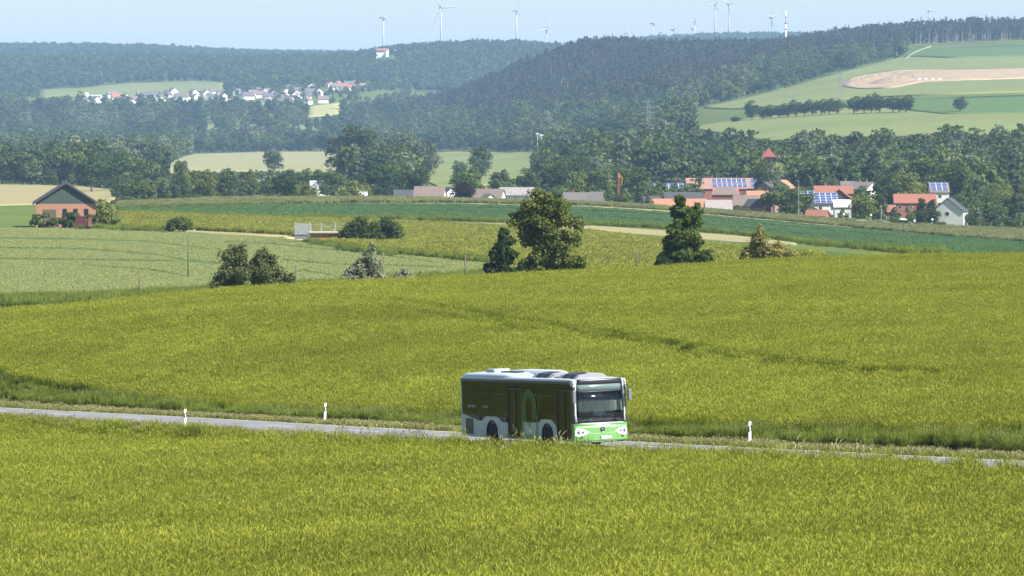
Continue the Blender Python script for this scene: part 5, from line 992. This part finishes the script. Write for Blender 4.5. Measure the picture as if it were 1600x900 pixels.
for sy in (-1, 1):
    y0, y1 = (sy*HW, sy*(HW-.04))
    # white lower skirts with wheel arches; wave along the top edge
    q = MB(); q.prism([(-LB+.12, ZB), (-LB+.12, 1.30), (-9.9, 1.18), (-9.1, 1.03), (-8.75, 1.02), (-8.6, 1.08), (-8.42, 1.18), (-8.25, 1.23), (-7.25, 1.23), (-7.05, 1.17), (-6.9, 1.06), (-6.7, 1.0), (-6.22, .98), (-6.22, ZB), (RA+.58, ZB)]+[(a, b) for a, b in arch(RA, .58, .50, 14, 0, 180)]+[(RA-.58, ZB)], y0, y1)
    q.build('side_skirt', M_bw, bus)
    q = MB(); q.prism([(-3.35, ZB), (-3.35, .99), (-3.25, 1.12), (-3.0, 1.21), (-2.2, 1.21), (-1.95, 1.10), (-1.75, .95), (-1.68, .8), (-1.68, ZB), (FA+.56, ZB)]+arch(FA, .56, .50, 14, 0, 180)+[(FA-.56, ZB)], y0, y1); q.build('side_skirt', M_bw, bus)
    q = MB(); q.prism([(-4.84, ZB), (-4.84, 1.06), (-3.352, 1.06), (-3.352, ZB)], y0, y1); q.build('side_skirt', M_bg, bus)
    # green corner in front of the door
    q = MB(); q.prism([(-.33, ZB), (-.33, 1.06), (-.06, 1.06), (-.06, ZB)], y0, y1); q.build('corner_panel', M_bg, bus)
    # wheel wells and wheels
    for ax in (FA, RA):
        q = MB(); y2 = sy*(HW-.62); pts = arch(ax, .575 if ax == RA else .555, .50, 14, 0, 180); pts = [(ax+.56, ZB-.02)]+pts+[(ax-.56, ZB-.02)]
        n = len(pts); q.add([(a, sy*(HW-.041), b) for a, b in pts]+[(a, y2, b) for a, b in pts], [(i, i+1, n+i+1, n+i) for i in range(n-1)]+[tuple(range(n, 2*n))]); q.build('wheel_well', M_rub, bus)
        w_ = empty('wheel'); w_.parent = bus; w_.location = (ax, sy*(HW-.17), .47); tag(w_)
        q = MB(); q.lathe([(.30, .13), (.44, .135), (.475, .09), (.475, -.09), (.44, -.135), (.30, -.13)], (0, 0, 0), 'y', 28); q.build('tyre', M_rub, w_)
        yo = sy*.10
        q = MB(); q.lathe([(.30, -sy*.02), (.30, sy*.125), (.27, sy*.125), (.25, sy*.06), (.13, sy*.05), (.13, sy*.11), (.02, sy*.115)], (0, 0, 0), 'y', 24); q.build('rim', mat('rim_silver', (.55, .56, .58), .45), w_)
        q = MB()
        for k in range(10): a = 6.283*k/10; q.lathe([(.016, sy*.05), (.016, sy*.085)], (.19*math.cos(a), 0, .19*math.sin(a)), 'y', 6)
        q.build('wheel_nut', M_dk, w_)
    if True:
        q = MB(); q.box(-LB+.1, -.06, sy*(HW-.041), sy*(HW-.05), .9, 1.40); q.build('lower_trim', M_dk, bus)
        # glazing: rear windows, bays, window above the front wheel
        def pane(x0, x1, z0, z1, m, nm='window', off=.0):
            q = MB(); q.box(x0, x1, sy*(HW-.012+off), sy*(HW-.03+off), z0, z1); return q.build(nm, m, bus)
        doors = [(-6.2, -4.86), (-1.66, -.36)] if sy < 0 else []
        bays = [(-10.6, -9.35), (-9.33, -7.8), (-7.78, -6.24), (-4.82, -3.42), (-3.4, -1.7)] if sy < 0 else [(-10.6, -9.0), (-8.98, -7.4), (-7.38, -5.8), (-5.78, -4.2), (-4.18, -2.6), (-2.58, -1.4), (-1.38, -.36)]
        for i, (a, b) in enumerate(bays):
            zl = 1.36 if a < -6.3 and a > -9.5 else (1.44 if a < -9.5 else 1.06)
            zl = {0: 1.31, 1: 1.24, 2: 1.24}.get(i, 1.07 if i != 4 else 1.22) if sy < 0 else 1.30
            m = (M_dark if i < 3 else M_side) if sy < 0 else M_side
            f = pane(a+.01, b-.01, zl-.30 if sy > 0 else zl, 2.56, m)
            if sy < 0 and i in (1, 2, 4):     # top hung vent strip
                q = MB(); q.box(a+.15, b-.15, sy*(HW-.006), sy*(HW-.011), 2.22, 2.245); q.build('vent_bar', M_dk, f)
        q = MB(); q.box(-LB+.1, -.06, sy*(HW-.004), sy*(HW-.04), 2.562, 2.76); q.build('cant_rail', M_dk if sy > 0 else M_dark, bus)
        q = MB(); q.box(-LB+.06, -.1, sy*(HW+.004), sy*(HW-.06), 2.762, 2.86); q.build('roof_edge', M_navy, bus)
        for a, b in doors:
            for k in (0, 1):
                x0 = a+(b-a)*k/2+.02; x1 = a+(b-a)*(k+1)/2-.02
                q = MB(); q.box(x0, x1, sy*(HW-.035), sy*(HW-.055), .36, 2.52); 
                d_ = MB(); e = .05
                d_.box(x0, x0+e, sy*(HW-.010), sy*(HW-.034), .34, 2.52); d_.box(x1-e, x1, sy*(HW-.010), sy*(HW-.034), .34, 2.52); d_.box(x0+e, x1-e, sy*(HW-.010), sy*(HW-.034), .34, .42); d_.box(x0+e, x1-e, sy*(HW-.010), sy*(HW-.034), 2.46, 2.52)
                dd_ = d_.build('door_leaf', M_dk, bus); q.build('door_glass', M_side if a > -3 else M_dark, dd_)
                q = MB(); xm = x1-.09 if k == 0 else x0+.09; q.tube([(xm, sy*(HW-.09), .9), (xm, sy*(HW-.09), 1.5)], .016, 6); q.build('grab_bar', M_grey, dd_)
            q = MB(); q.box(a, b, sy*(HW-.02), sy*(HW-.3), .29, .338); q.build('door_step', M_grey, bus)
        for xx in ([-6.21, -4.85, -1.68, -.345] if sy < 0 else []):
            q = MB(); q.box(xx-.012, xx+.012, sy*(HW-.002), sy*(HW-.05), .34, 2.56); q.build('door_post', M_dk, bus)
        q = MB(); q.box(-.34, -.07, sy*(HW-.012), sy*(HW-.04), 1.062, 2.56); q.build('corner_post', M_dk, bus)
# big green ring and rounded white panel on the near side, built as thin applied film
def film(name, poly, m, e, z=None): q = MB(); q.prism(poly, R_-e, R_-e+.004); return q.build(name, m, bus)
def ell(cx, cz, rx, rz, a0, a1, n=28): return [(cx+rx*math.cos(math.radians(a0+(a1-a0)*i/n)), cz+rz*math.sin(math.radians(a0+(a1-a0)*i/n))) for i in range(n+1)]
q = MB(); o_ = ell(-4.17, 1.70, .68, .80, -52, 218, 40); i_ = ell(-4.17, 1.68, .30, .44, -52, 218, 40)
n = len(o_); q.add([(a, R_-.004, b) for a, b in o_]+[(a, R_-.004, b) for a, b in i_]+[(a, R_-.001, b) for a, b in o_]+[(a, R_-.001, b) for a, b in i_], [(k, k+1, n+k+1, n+k) for k in range(n-1)]+[(2*n+k, 3*n+k, 3*n+k+1, 2*n+k+1) for k in range(n-1)]+[(k, 2*n+k, 2*n+k+1, k+1) for k in range(n-1)]+[(n+k, n+k+1, 3*n+k+1, 3*n+k) for k in range(n-1)])
q.build('ring_emblem', M_film, bus, fix=True)
film('ring_emblem', [(-4.84, 1.066), (-4.84, 1.75), (-4.55, 1.75), (-4.5, 1.3), (-4.35, 1.066)], M_film, .006)
film('ring_tail', ell(-3.75, 1.066, .42, .62, 0, 75, 10)+ell(-3.75, 1.066, .22, .4, 75, 0, 10), M_film, .004)
film('white_panel', [(-4.55, .52), (-4.62, .62), (-4.62, 1.055), (-4.45, 1.055), (-4.40, .93), (-4.27, .86), (-4.12, .87), (-4.0, .95), (-3.94, 1.04), (-3.62, 1.055), (-3.58, .98), (-3.58, .64), (-3.66, .53)], M_bw, .004)
# radiator grille at the rear corner, flaps
q = MB(); q.box(-10.28, -9.55, R_-.006, R_, .42, 1.10); g_ = q.build('radiator_grille', M_dk, bus); q = MB()
for k in range(12): q.box(-10.25, -9.58, R_-.012, R_-.0065, .46+.052*k, .48+.052*k)
q.build('grille_slat', mat('slat_grey', (.06, .065, .09), .5), g_)
for x0, x1 in ((-9.5, -8.42), (-7.05, -6.3)):
    for xx in (x0, x1): q = MB(); q.box(xx, xx+.012, R_-.0012, R_, .34, 1.02); q.build('panel_gap', M_dk, bus)
# small unreadable lettering strips on the rear glass, door buttons
def marks(nm, x0, z0, n, w, h, m, seed, gap=.3):
    r = random.Random(seed); q = MB(); x = x0
    for i in range(n):
        ww = w*r.uniform(.6, 1); hh = h*r.choice((1, 1, .72, .72)); q.box(x, x+ww*.35, R_-.008, R_-.004, z0, z0+hh); q.box(x+ww*.35, x+ww, R_-.008, R_-.004, z0+hh*r.choice((0, .4, .75)), z0+hh*.25+hh*r.choice((0, .4, .75))*1); x += ww+w*gap
    return q.build(nm, m, bus)
M_let = mat('pale_lettering', (.42, .43, .42), .6)
marks('side_lettering', -10.05, 1.60, 9, .085, .13, M_let, 1); marks('side_lettering', -8.55, 1.60, 6, .07, .10, M_let, 2)
for xx, zz in ((-6.45, 1.33), (-6.3, 1.36), (-6.38, 1.18), (-1.85, 1.36), (-3.55, 2.25)): q = MB(); q.lathe([(.035, R_-.010), (.035, R_-.004)], (xx, 0, zz), 'y', 12); q.build('door_button', M_let, bus)
# shell: floor, rear wall, roof skin
q = MB(); q.box(-LB+.15, -.15, -HW+.06, HW-.06, .30, .36); q.build('floor', M_int, bus)
q = MB(); q.box(-LB, -LB+.11, -HW+.02, HW-.02, .32, 2.86); q.build('rear_wall', M_bw, bus, bevel=.04)
q = MB(); q.box(-LB-.02, -LB-.002, -1.05, 1.05, 1.6, 2.5); q.build('rear_window', M_dark, bus)
for s in (-1, 1): q = MB(); q.box(-LB-.02, -LB-.002, s*1.05, s*1.2, .7, 1.2); q.build('tail_light', mat('tail_red', (.4, .02, .02), .3), bus)
def roofsec(hw, z0, z1, r=.22): return [(-hw, z0), (-hw, z1-r)]+[(-hw+r-r*math.cos(math.radians(a)), z1-r+r*math.sin(math.radians(a))) for a in (30, 60, 90)]+[(0, z1+.03)]+[(hw-r+r*math.cos(math.radians(a)), z1-r+r*math.sin(math.radians(a))) for a in (90, 60, 30)]+[(hw, z1-r), (hw, z0)]
def loft(secs, xs):
    q = MB(); n = len(secs[0]); V = [(x, a, b) for s, x in zip(secs, xs) for a, b in s]
    q.add(V, [(i*n+k, i*n+(k+1) % n, (i+1)*n+(k+1) % n, (i+1)*n+k) for i in range(len(xs)-1) for k in range(n)], True); q.add([V[k] for k in range(n)], [tuple(range(n))]); q.add(V[-n:], [tuple(range(n))]); return q
loft([roofsec(HW-.005, 2.862, 2.93, .06), roofsec(HW-.005, 2.862, 2.97, .10), roofsec(HW-.005, 2.862, 2.97, .10), roofsec(HW-.03, 2.862, 2.94, .06)], [-LB+.05, -5.5, -1.0, -.24]).build('roof', M_bw, bus)
# raised white fairing at the rear, its slope, and the long centre pod
loft([roofsec(HW-.10, 2.88, 3.02, .14), roofsec(HW-.03, 2.88, 3.10, .20), roofsec(HW-.03, 2.88, 3.12, .20), roofsec(HW-.05, 2.88, 3.11, .20), roofsec(HW-.12, 2.88, 3.04, .14), roofsec(HW-.3, 2.88, 2.98, .04)], [-LB+.02, -LB+.35, -8.0, -6.6, -6.15, -5.55]).build('roof_fairing', M_bw, bus)
def sec2(y0, y1, z0, z1, r): return [(y0, z0), (y0+r*.4, z1-r), (y0+r, z1), (y1-r, z1), (y1-r*.4, z1-r), (y1, z0)]
loft([sec2(.0, 1.05, 2.95, 3.12, .12), sec2(-.1, 1.12, 2.95, 3.22, .16), sec2(-.1, 1.12, 2.95, 3.22, .16), sec2(.0, 1.05, 2.95, 3.16, .14), sec2(.25, .85, 2.95, 3.04, .04)], [-9.0, -8.2, -5.4, -4.7, -4.2]).build('roof_pod', M_bw, bus)
q = MB(); q.prism([(-9.6, 3.10), (-9.5, 3.27), (-8.85, 3.27), (-8.7, 3.10)], -.55, .25, 'y'); q.build('roof_hatch', mat('hatch_grey', (.30, .36, .42), .5), bus, bevel=.03)
q = MB(); q.box(-8.25, -6.7, -.5, -.15, 3.12, 3.19); q.build('roof_slot', M_dk, bus)
M_ac = mat('ac_housing', (.25, .26, .29), .5)
for x0, x1, lb in ((-4.5, -2.7, ''), (-2.1, -.45, '')):
    q = MB(); V = []
    for xx, s_ in ((x0, .55), (x0+.35, 1), (x1-.25, 1), (x1, .7)): V += [(xx, -.95, 2.96), (xx, -.75, 2.96+.20*s_), (xx, -.2, 2.96+.26*s_), (xx, .05 if x0 < -4 else .5, 2.96+.20*s_), (xx, .08 if x0 < -4 else .6, 2.96)]
    q.add(V, [(i*5+k, i*5+(k+1) % 5, (i+1)*5+(k+1) % 5, (i+1)*5+k) for i in range(3) for k in range(5)]+[(0, 1, 2, 3, 4), (15, 16, 17, 18, 19)]); a_ = q.build('air_conditioner', M_ac, bus)
    q = MB(); 
    for k in (0, 1):
        xa = x0+.42+k*.58; q.add([(xa, -.945, 3.0), (xa+.52, -.945, 3.0), (xa+.52, -.775, 3.145), (xa, -.775, 3.145)], [(0, 1, 2, 3)]); q.add([(xa, -.72, 3.175), (xa+.52, -.72, 3.175), (xa+.52, -.25, 3.225), (xa, -.25, 3.225)], [(0, 1, 2, 3)])
    o = q.build('intake_grille', M_dk, a_); o.location = (0, -.012, .008)
    q = MB(); q.add([(x0-.012, -.93, 2.98), (x0-.012, -.75, 3.10), (x0-.012, 0, 3.1), (x0-.012, 0, 2.98)], [(0, 1, 2, 3)]); q.build('end_grille', M_dk, a_)
q = MB(); q.box(-2.65, -2.2, -.8, -.3, 2.97, 3.02); q.build('roof_slot', M_dk, bus)
# ---- front: curved face built from rows of (half width, x) along height
def fx(y, z):     # front surface: bulges in the middle, leans back above the bumper
    return .16*(1-(abs(y)/HW)**2.6)-.10-(max(0, z-1.0)*.035)-.03*max(0, (z-2.8))*4
def patch(name, rows, m, ny=15, off=0, parent=None, th=.02):
    """rows: list of (z, y0, y1); a sheet on the front surface given a little thickness"""
    V = []; B = []
    for z, y0, y1 in rows:
        for k in range(ny):
            y = y0+(y1-y0)*k/(ny-1); V.append((fx(y, z)+off, y, z))
    nr = len(rows); V2 = [(a-th, b, c) for a, b, c in V]; idx = np.arange(nr*ny).reshape(nr, ny); N = nr*ny
    F = []
    for i in range(nr-1):
        for k in range(ny-1): F += [(idx[i, k], idx[i, k+1], idx[i+1, k+1], idx[i+1, k]), (N+idx[i, k], N+idx[i+1, k], N+idx[i+1, k+1], N+idx[i, k+1])]
    ring = list(idx[0])+list(idx[1:, -1])+list(idx[-1, -2::-1])+list(idx[-2:0:-1, 0])
    F += [(ring[i], N+ring[i], N+ring[(i+1) % len(ring)], ring[(i+1) % len(ring)]) for i in range(len(ring))]
    q = MB(); q.add(V+V2, [tuple(int(j) for j in f) for f in F], True); o = q.build(name, m, parent or bus); return o
W1 = HW-.015
patch('bumper', [(.30, -W1+.06, W1-.06), (.36, -W1, W1), (.60, -W1, W1), (.85, -W1, W1), (.98, -W1, W1)], M_bg, 21, .03, th=.06)
patch('front_panel', [(.982, -W1, W1), (1.02, -W1, W1), (1.05, -W1, W1)], M_bg, 21, .028, th=.05)
patch('bumper_lip', [(.24, -1.1, 1.1), (.298, -1.15, 1.15)], M_dk, 13, .02, th=.1)
patch('white_moulding', [(1.052, -1.05, 1.05), (1.085, -1.10, 1.10)], M_bw, 21, .036, th=.05)
patch('windscreen_surround', [(1.087, -1.12, 1.12), (1.20, -1.16, 1.16)], mat('screen_black', (.006, .007, .010), .6, spec=.2), 21, .012, th=.03)
patch('windscreen', [(1.202, -1.15, 1.15), (1.6, -1.15, 1.15), (2.0, -1.14, 1.14), (2.40, -1.12, 1.12)], M_wind, 21, .012, th=.012)
patch('destination_display', [(2.402, -1.12, 1.12), (2.43, -1.12, 1.12)], M_dk, 15, .014, th=.03)
patch('destination_display', [(2.432, -1.10, 1.02), (2.60, -1.10, 1.02), (2.72, -1.08, 1.0)], mat('display_glass', (.12, .17, .17), .08, spec=.8), 15, .014, th=.03)
patch('destination_display', [(2.432, 1.022, 1.12), (2.72, 1.002, 1.10)], M_dk, 5, .014, th=.03)
patch('front_header', [(2.722, -1.13, 1.13), (2.80, -1.12, 1.12), (2.88, -1.10, 1.10), (2.95, -1.06, 1.06)], M_dk, 15, .014, th=.12)
for s in (-1, 1):
    rows = [(1.087, s*1.125, s*1.262), (1.4, s*1.165, s*1.262), (2.2, s*1.155, s*1.262), (2.6, s*1.13, s*1.26), (2.86, s*1.10, s*1.25), (2.93, s*1.085, s*1.20)]
    patch('screen_pillar', rows, M_bw, 5, .02, th=.07)
    q = MB(); q.prism([(-.15, 2.6), (-.02, 2.55), (-.10, 2.9), (-.35, 2.93), (-.40, 2.77)], s*HW-.05*s, s*HW+.006*s, 'y'); q.build('corner_cap', M_bw, bus, bevel=.01)
    # headlight: clear shell with two lamps
    yc = s*1.0
    q = MB(); V = []; P2 = [(.62, .70), (.86, .82), (1.20, .90), (1.262, .74), (1.262, .56), (1.10, .52), (.80, .58)]
    V = [(fx(s*a, b)+.05, s*a, b) for a, b in P2]; V2 = [(p[0]-.04, p[1], p[2]) for p in V]; nn = len(V)
    q.add(V+V2, [tuple(range(nn)), tuple(range(nn, 2*nn))[::-1]]+[(i, i+nn, (i+1) % nn+nn, (i+1) % nn) for i in range(nn)]); h_ = q.build('headlight', mat('lamp_silver', (.75, .77, .78), .25, metal=0, spec=.8), bus)
    for a, r_ in ((.92, .055), (1.10, .07)): q = MB(); q.lathe([(r_, fx(s*a, .7)+.045), (r_, fx(s*a, .7)+.056), (r_*.6, fx(s*a, .7)+.058)], (0, s*a, .70), 'x', 16); q.build('lamp_lens', mat('lamp_dark', (.08, .09, .12), .1, spec=.8), h_)
    q = MB(); q.box(fx(s*.98, .45)+.032, fx(s*.98, .45)+.042, s*.98-.09, s*.98+.09, .44, .49); q.build('fog_light', M_dk, bus)
    # raised creases in the bumper green
    q = MB(); q.tube([(fx(s*y_, z_)+.032, s*y_, z_) for y_, z_ in ((.15, .62), (.45, .63), (.7, .66), (.85, .78))], .010, 6); q.build('crease', M_bg, bus)
# star badge
bx = fx(0, .8)+.03
q = MB(); q.lathe([(.115, bx), (.115, bx+.008)], (0, 0, .80), 'x', 28); b_ = q.build('badge', mat('badge_dark', (.015, .05, .03), .3), bus)
q = MB(); cx0 = bx+.012
ringo = [(cx0, .115*math.cos(6.283*k/28), .80+.115*math.sin(6.283*k/28)) for k in range(29)]; q.tube(ringo, .006, 6)
for k in range(3):
    a = math.radians(90+120*k); t1 = (.105*math.cos(a), .105*math.sin(a)); b1 = (.022*math.cos(a+1.047), .022*math.sin(a+1.047)); b2 = (.022*math.cos(a-1.047), .022*math.sin(a-1.047))
    q.add([(cx0, b1[0], .8+b1[1]), (cx0, t1[0], .8+t1[1]), (cx0, b2[0], .8+b2[1]), (cx0, 0, .8), (cx0-.008, b1[0], .8+b1[1]), (cx0-.008, t1[0], .8+t1[1]), (cx0-.008, b2[0], .8+b2[1])], [(0, 1, 3), (3, 1, 2), (0, 4, 5, 1), (1, 5, 6, 2)])
q.build('star', mat('badge_chrome', (.5, .52, .52), .2, metal=.8), b_)
# number plate and small front lettering
q = MB(); px_ = fx(0, .48)+.04; q.box(px_, px_+.012, -.12, .42, .40, .52); pl = q.build('number_plate', mat('plate_white', (.80, .82, .82), .4), bus); q = MB(); q.box(px_+.0125, px_+.0145, .375 if False else -.118, -.08, .402, .518); q.build('blue_band', mat('plate_blue', (.02, .06, .35), .4), pl)
def text(body, size, loc, parent, m, nm):
    c = bpy.data.curves.new(nm, 'FONT'); c.body = body; c.size = size; c.align_x = 'CENTER'; c.extrude = .001; c.space_character = 1.05; c.materials.append(m); o = bpy.data.objects.new(nm, c); COL.objects.link(o); o.parent = parent
    o.rotation_euler = (math.radians(90), 0, math.radians(90)); o.location = loc; return o
text('HX WV 20', .115, (px_+.0135, .175, .422), pl, mat('plate_text', (.02, .02, .02), .5), 'plate_number')
def fmarks(nm, y0, z0, n, w, h, m, seed):
    r = random.Random(seed); q = MB(); y = y0
    for i in range(n):
        ww = w*r.uniform(.6, 1); hh = h*r.choice((1, .75, .75)); xx = fx(y, z0)+.031; q.box(xx, xx+.004, y, y+ww*.4, z0, z0+hh); q.box(xx, xx+.004, y+ww*.4, y+ww, z0+hh*.55, z0+hh*.85); y += ww+w*.28
    return q.build(nm, m, bus)
fmarks('front_lettering', -.33, .955, 14, .048, .06, mat('white_lettering', (.85, .86, .85), .5), 4); fmarks('front_lettering', .42, .86, 5, .045, .05, MATS['white_lettering'], 6)
# wipers
for s, y0, y1 in ((1, -.95, -.15), (1, .85, .05)):
    q = MB(); q.tube([(fx(y0, 1.12)+.05, y0, 1.12), (fx((y0+y1)/2, 1.28)+.06, (y0+y1)/2, 1.30), (fx(y1, 1.26)+.05, y1*.9, 1.27)], [.022, .016, .012], 6); w_ = q.build('wiper_arm', M_rub, bus)
    q = MB(); ym = (y0+y1)/2; q.tube([(fx(y, 1.24)+.04, y, 1.235+.02*abs(y)) for y in (y0+(y1-y0)*.15, ym, y1+(y1-y0)*.1)], .012, 6); q.build('wiper_blade', M_rub, w_)
# mirrors
for s in (-1, 1):
    q = MB(); q.tube([(-.10, s*1.20, 2.62), (.08, s*1.29, 2.64), (.12, s*1.33, 2.5)], .022, 8); a_ = q.build('mirror_arm', M_dk, bus)
    z0, z1 = (1.96, 2.50) if s < 0 else (1.98, 2.46)
    q = MB(); q.box(.04, .18, s*1.27, s*1.43, z0, z1); q.build('mirror_housing', mat('mirror_grey', (.14, .145, .16), .5), a_, bevel=.04)
    q = MB(); q.box(.027, .038, s*1.29, s*1.41, z0+.05, z1-.05); q.build('mirror_glass', mat('mirror', (.6, .65, .7), .05, metal=1), a_)
# interior
q = MB(); q.prism([(-.75, .95), (-.30, 1.12), (-.20, 1.10), (-.22, .40), (-.75, .40)], -1.1, 1.1, 'y'); q.build('dashboard', mat('dash_black', (.008, .009, .012), .95, spec=.05), bus, bevel=.02)
q = MB(); q.prism([(-.95, 1.0), (-.55, 1.26), (-.45, 1.24), (-.55, .9)], .15, 1.05, 'y'); q.build('instrument_console', M_int, bus, bevel=.02)
q = MB(); q.box(-1.75, -1.70, .15, 1.2, .36, 2.35); q.build('driver_partition', mat('partition_blue', (.03, .045, .10), .5), bus)
q = MB(); q.box(-LB+.2, -9.6, -1.2, 1.2, .36, 2.5); q.build('engine_tower', M_int, bus)
q = MB(); q.box(-9.5, -.2, -1.2, 1.2, 2.62, 2.66); q.build('ceiling_lining', mat('ceiling_grey', (.35, .36, .38), .7), bus)
for i, (xx, yy) in enumerate([(-1.9-.85*k, s) for k in range(2, 9) for s in (-.85, .85) if not (s < 0 and 3.2 < 1.9+.85*k-.0 < 6.3 and k in (3, 4))]+[(-2.9, -.85)]):
    q = MB(); q.box(xx-.22, xx+.22, yy-.42, yy+.42, .80, .88); q.box(xx-.26, xx-.18, yy-.42, yy+.42, .88, 1.50); q.box(xx-.15, xx+.15, yy-.36, yy+.36, .36, .80); q.build('passenger_seat', M_seat, bus, bevel=.03)
M_pole = mat('handrail_yellow', (.5, .42, .04), .4)
for xx, yy in ((-1.75, -.35), (-3.4, -.45), (-3.4, .45), (-4.8, -.45), (-6.3, -.5), (-6.3, .45)): q = MB(); q.tube([(xx, yy, .36), (xx, yy, 2.6)], .018, 6); q.build('handrail', M_pole, bus)
q = MB(); ww = empty('steering_wheel'); ww.parent = bus; ww.location = (-.78, .62, 1.22); ww.rotation_euler = (0, math.radians(-32), 0); tag(ww)
q = MB(); q.tube([(.225*math.cos(6.283*k/24), .225*math.sin(6.283*k/24), 0) for k in range(25)], .015, 8, False); q.build('rim', M_dk, ww); q = MB(); q.lathe([(.06, -.02), (.05, .02)], (0, 0, 0), 'z', 12); q.box(-.01, .01, -.22, .22, -.012, .006); q.tube([(0, 0, -.02), (0, 0, -.3)], .03, 8); q.build('hub', M_dk, ww)
q = MB(); q.box(-1.60, -1.12, .38, .86, .92, 1.02); q.box(-1.66, -1.56, .38, .86, 1.02, 1.72); q.box(-1.64, -1.57, .5, .74, 1.74, 1.92); q.box(-1.5, -1.2, .45, .8, .36, .92); q.build('driver_seat', M_seat, bus, bevel=.03)
# ---- the driver: one skinned body, sitting with both hands on the wheel
def skinned(name, V, E, Rr, m, parent, sub=2, root=0):
    me = bpy.data.meshes.new(name); me.from_pydata([tuple(v) for v in V], E, []); o = link(name, me, parent, (m,)); sk = o.modifiers.new('skin', 'SKIN'); sk.use_smooth_shade = True
    for i, r in enumerate(Rr): me.skin_vertices[0].data[i].radius = (r, r) if not hasattr(r, '__len__') else r
    me.skin_vertices[0].data[root].use_root = True; sb = o.modifiers.new('sub', 'SUBSURF'); sb.levels = sb.render_levels = sub; return o
drv = empty('person'); drv.matrix_world = M4 @ Matrix.Translation((-1.34, .62, 1.02)); tag(drv, 'driver in a pale blue shirt holding the steering wheel behind the windscreen', 'person')
M_skin = mat('skin', (.42, .24, .17), .6); M_shirt = mat('blue_shirt', (.42, .56, .80), .85, var=.1, scale=8); M_trs = mat('navy_trousers', (.02, .025, .05), .85)
V = [(0, 0, .08), (-.02, 0, .22), (.0, 0, .40), (.03, 0, .50), (.04, 0, .58), (.05, 0, .66), (.06, 0, .76), (.055, 0, .82),
     (.01, .17, .47), (.12, .26, .27), (.34, .20, .22), (.40, .19, .235), (.01, -.17, .47), (.12, -.26, .27), (.34, -.20, .22), (.40, -.19, .235),
     (.05, .10, .05), (.42, .12, .08), (.50, .12, -.30), (.60, .12, -.36), (.05, -.10, .05), (.42, -.12, .08), (.50, -.12, -.30), (.60, -.12, -.36)]
E = [(0, 1), (1, 2), (2, 3), (3, 4), (4, 5), (5, 6), (6, 7), (2, 8), (8, 9), (9, 10), (10, 11), (2, 12), (12, 13), (13, 14), (14, 15), (0, 16), (16, 17), (17, 18), (18, 19), (0, 20), (20, 21), (21, 22), (22, 23)]
rr = [(.15, .13), (.14, .12), (.15, .12), (.07, .07), (.055, .055), (.075, .085), (.08, .095), (.05, .06), .075, .050, .034, .036, .075, .050, .034, .036, .09, .065, .045, .04, .09, .065, .045, .04]
body = skinned('body', V, E, rr, M_skin, drv)
q = MB(); q.lathe([(.012, -.008), (.016, .0), (.008, .02)], (.155, 0, .70), 'x', 8); q.build('nose', M_skin, body)
for s in (-1, 1):
    q = MB(); q.lathe([(.005, 0), (.012, .003), (.004, .008)], (.135, s*.032, .725), 'x', 8); q.build('eye', M_dk, body)
    q = MB(); q.lathe([(.02, -.005), (.028, .0), (.02, .006)], (.045, s*.088, .70), 'y', 8); q.build('ear', M_skin, body)
q = MB(); q.box(.138, .145, -.025, .025, .655, .662); q.build('mouth', mat('lip', (.3, .1, .09), .6), body)
V = [(.04, 0, .78), (.0, 0, .80), (-.03, 0, .74), (-.03, 0, .68)]; skinned('hair', V, [(0, 1), (1, 2), (2, 3)], [(.075, .06), (.085, .07), (.085, .08), (.06, .06)], mat('dark_hair', (.05, .035, .025), .8), body, 1)
V = [(0, 0, .06), (-.02, 0, .22), (.0, 0, .40), (.02, 0, .475), (.01, .17, .47), (.08, .225, .36), (.12, .26, .27), (.24, .23, .245), (.01, -.17, .47), (.08, -.225, .36), (.12, -.26, .27), (.24, -.23, .245)]
skinned('shirt', V, [(0, 1), (1, 2), (2, 3), (2, 4), (4, 5), (5, 6), (6, 7), (2, 8), (8, 9), (9, 10), (10, 11)], [(.165, .145), (.155, .135), (.165, .135), (.075, .08), .088, .07, .062, .05, .088, .07, .062, .05], M_shirt, body)
V = [(0, 0, .05), (.05, .10, .05), (.42, .12, .08), (.50, .12, -.26), (.05, -.10, .05), (.42, -.12, .08), (.50, -.12, -.26)]
skinned('trousers', V, [(0, 1), (1, 2), (2, 3), (0, 4), (4, 5), (5, 6)], [(.16, .14), .10, .075, .06, .10, .075, .06], M_trs, body)
for s in (-1, 1):
    for k in range(4):
        yk = s*.185+(k-1.5)*.020; L_ = (.075, .085, .08, .065)[k]
        skinned('finger', [(.415, yk, .245), (.415+L_*.45, yk, .262), (.415+L_*.75, yk, .245), (.415+L_*.72, yk, .222)], [(0, 1), (1, 2), (2, 3)], [.0105, .0095, .0085, .0075], M_skin, body, 1)
    skinned('thumb', [(.40, s*.165, .24), (.425, s*.135, .245), (.45, s*.125, .235)], [(0, 1), (1, 2)], [.012, .010, .008], M_skin, body, 1)
# ------------------------------------------------------------------ haze
hm = bpy.data.materials.new('haze'); hm.use_nodes = True; t = hm.node_tree; t.nodes.clear()
o = t.nodes.new('ShaderNodeOutputMaterial'); pv = t.nodes.new('ShaderNodeVolumePrincipled'); pv.inputs['Density'].default_value = HAZE
pv.inputs['Color'].default_value = (.42, .67, 1, 1); pv.inputs['Anisotropy'].default_value = 0.0
t.links.new(pv.outputs[0], o.inputs['Volume'])
zmin = float(ZZ.min())-1
tag(MB().box(-12000, 12000, -80, 24100, zmin, 420).build('haze', hm), 'pale blue haze over the valley', kind='stuff')
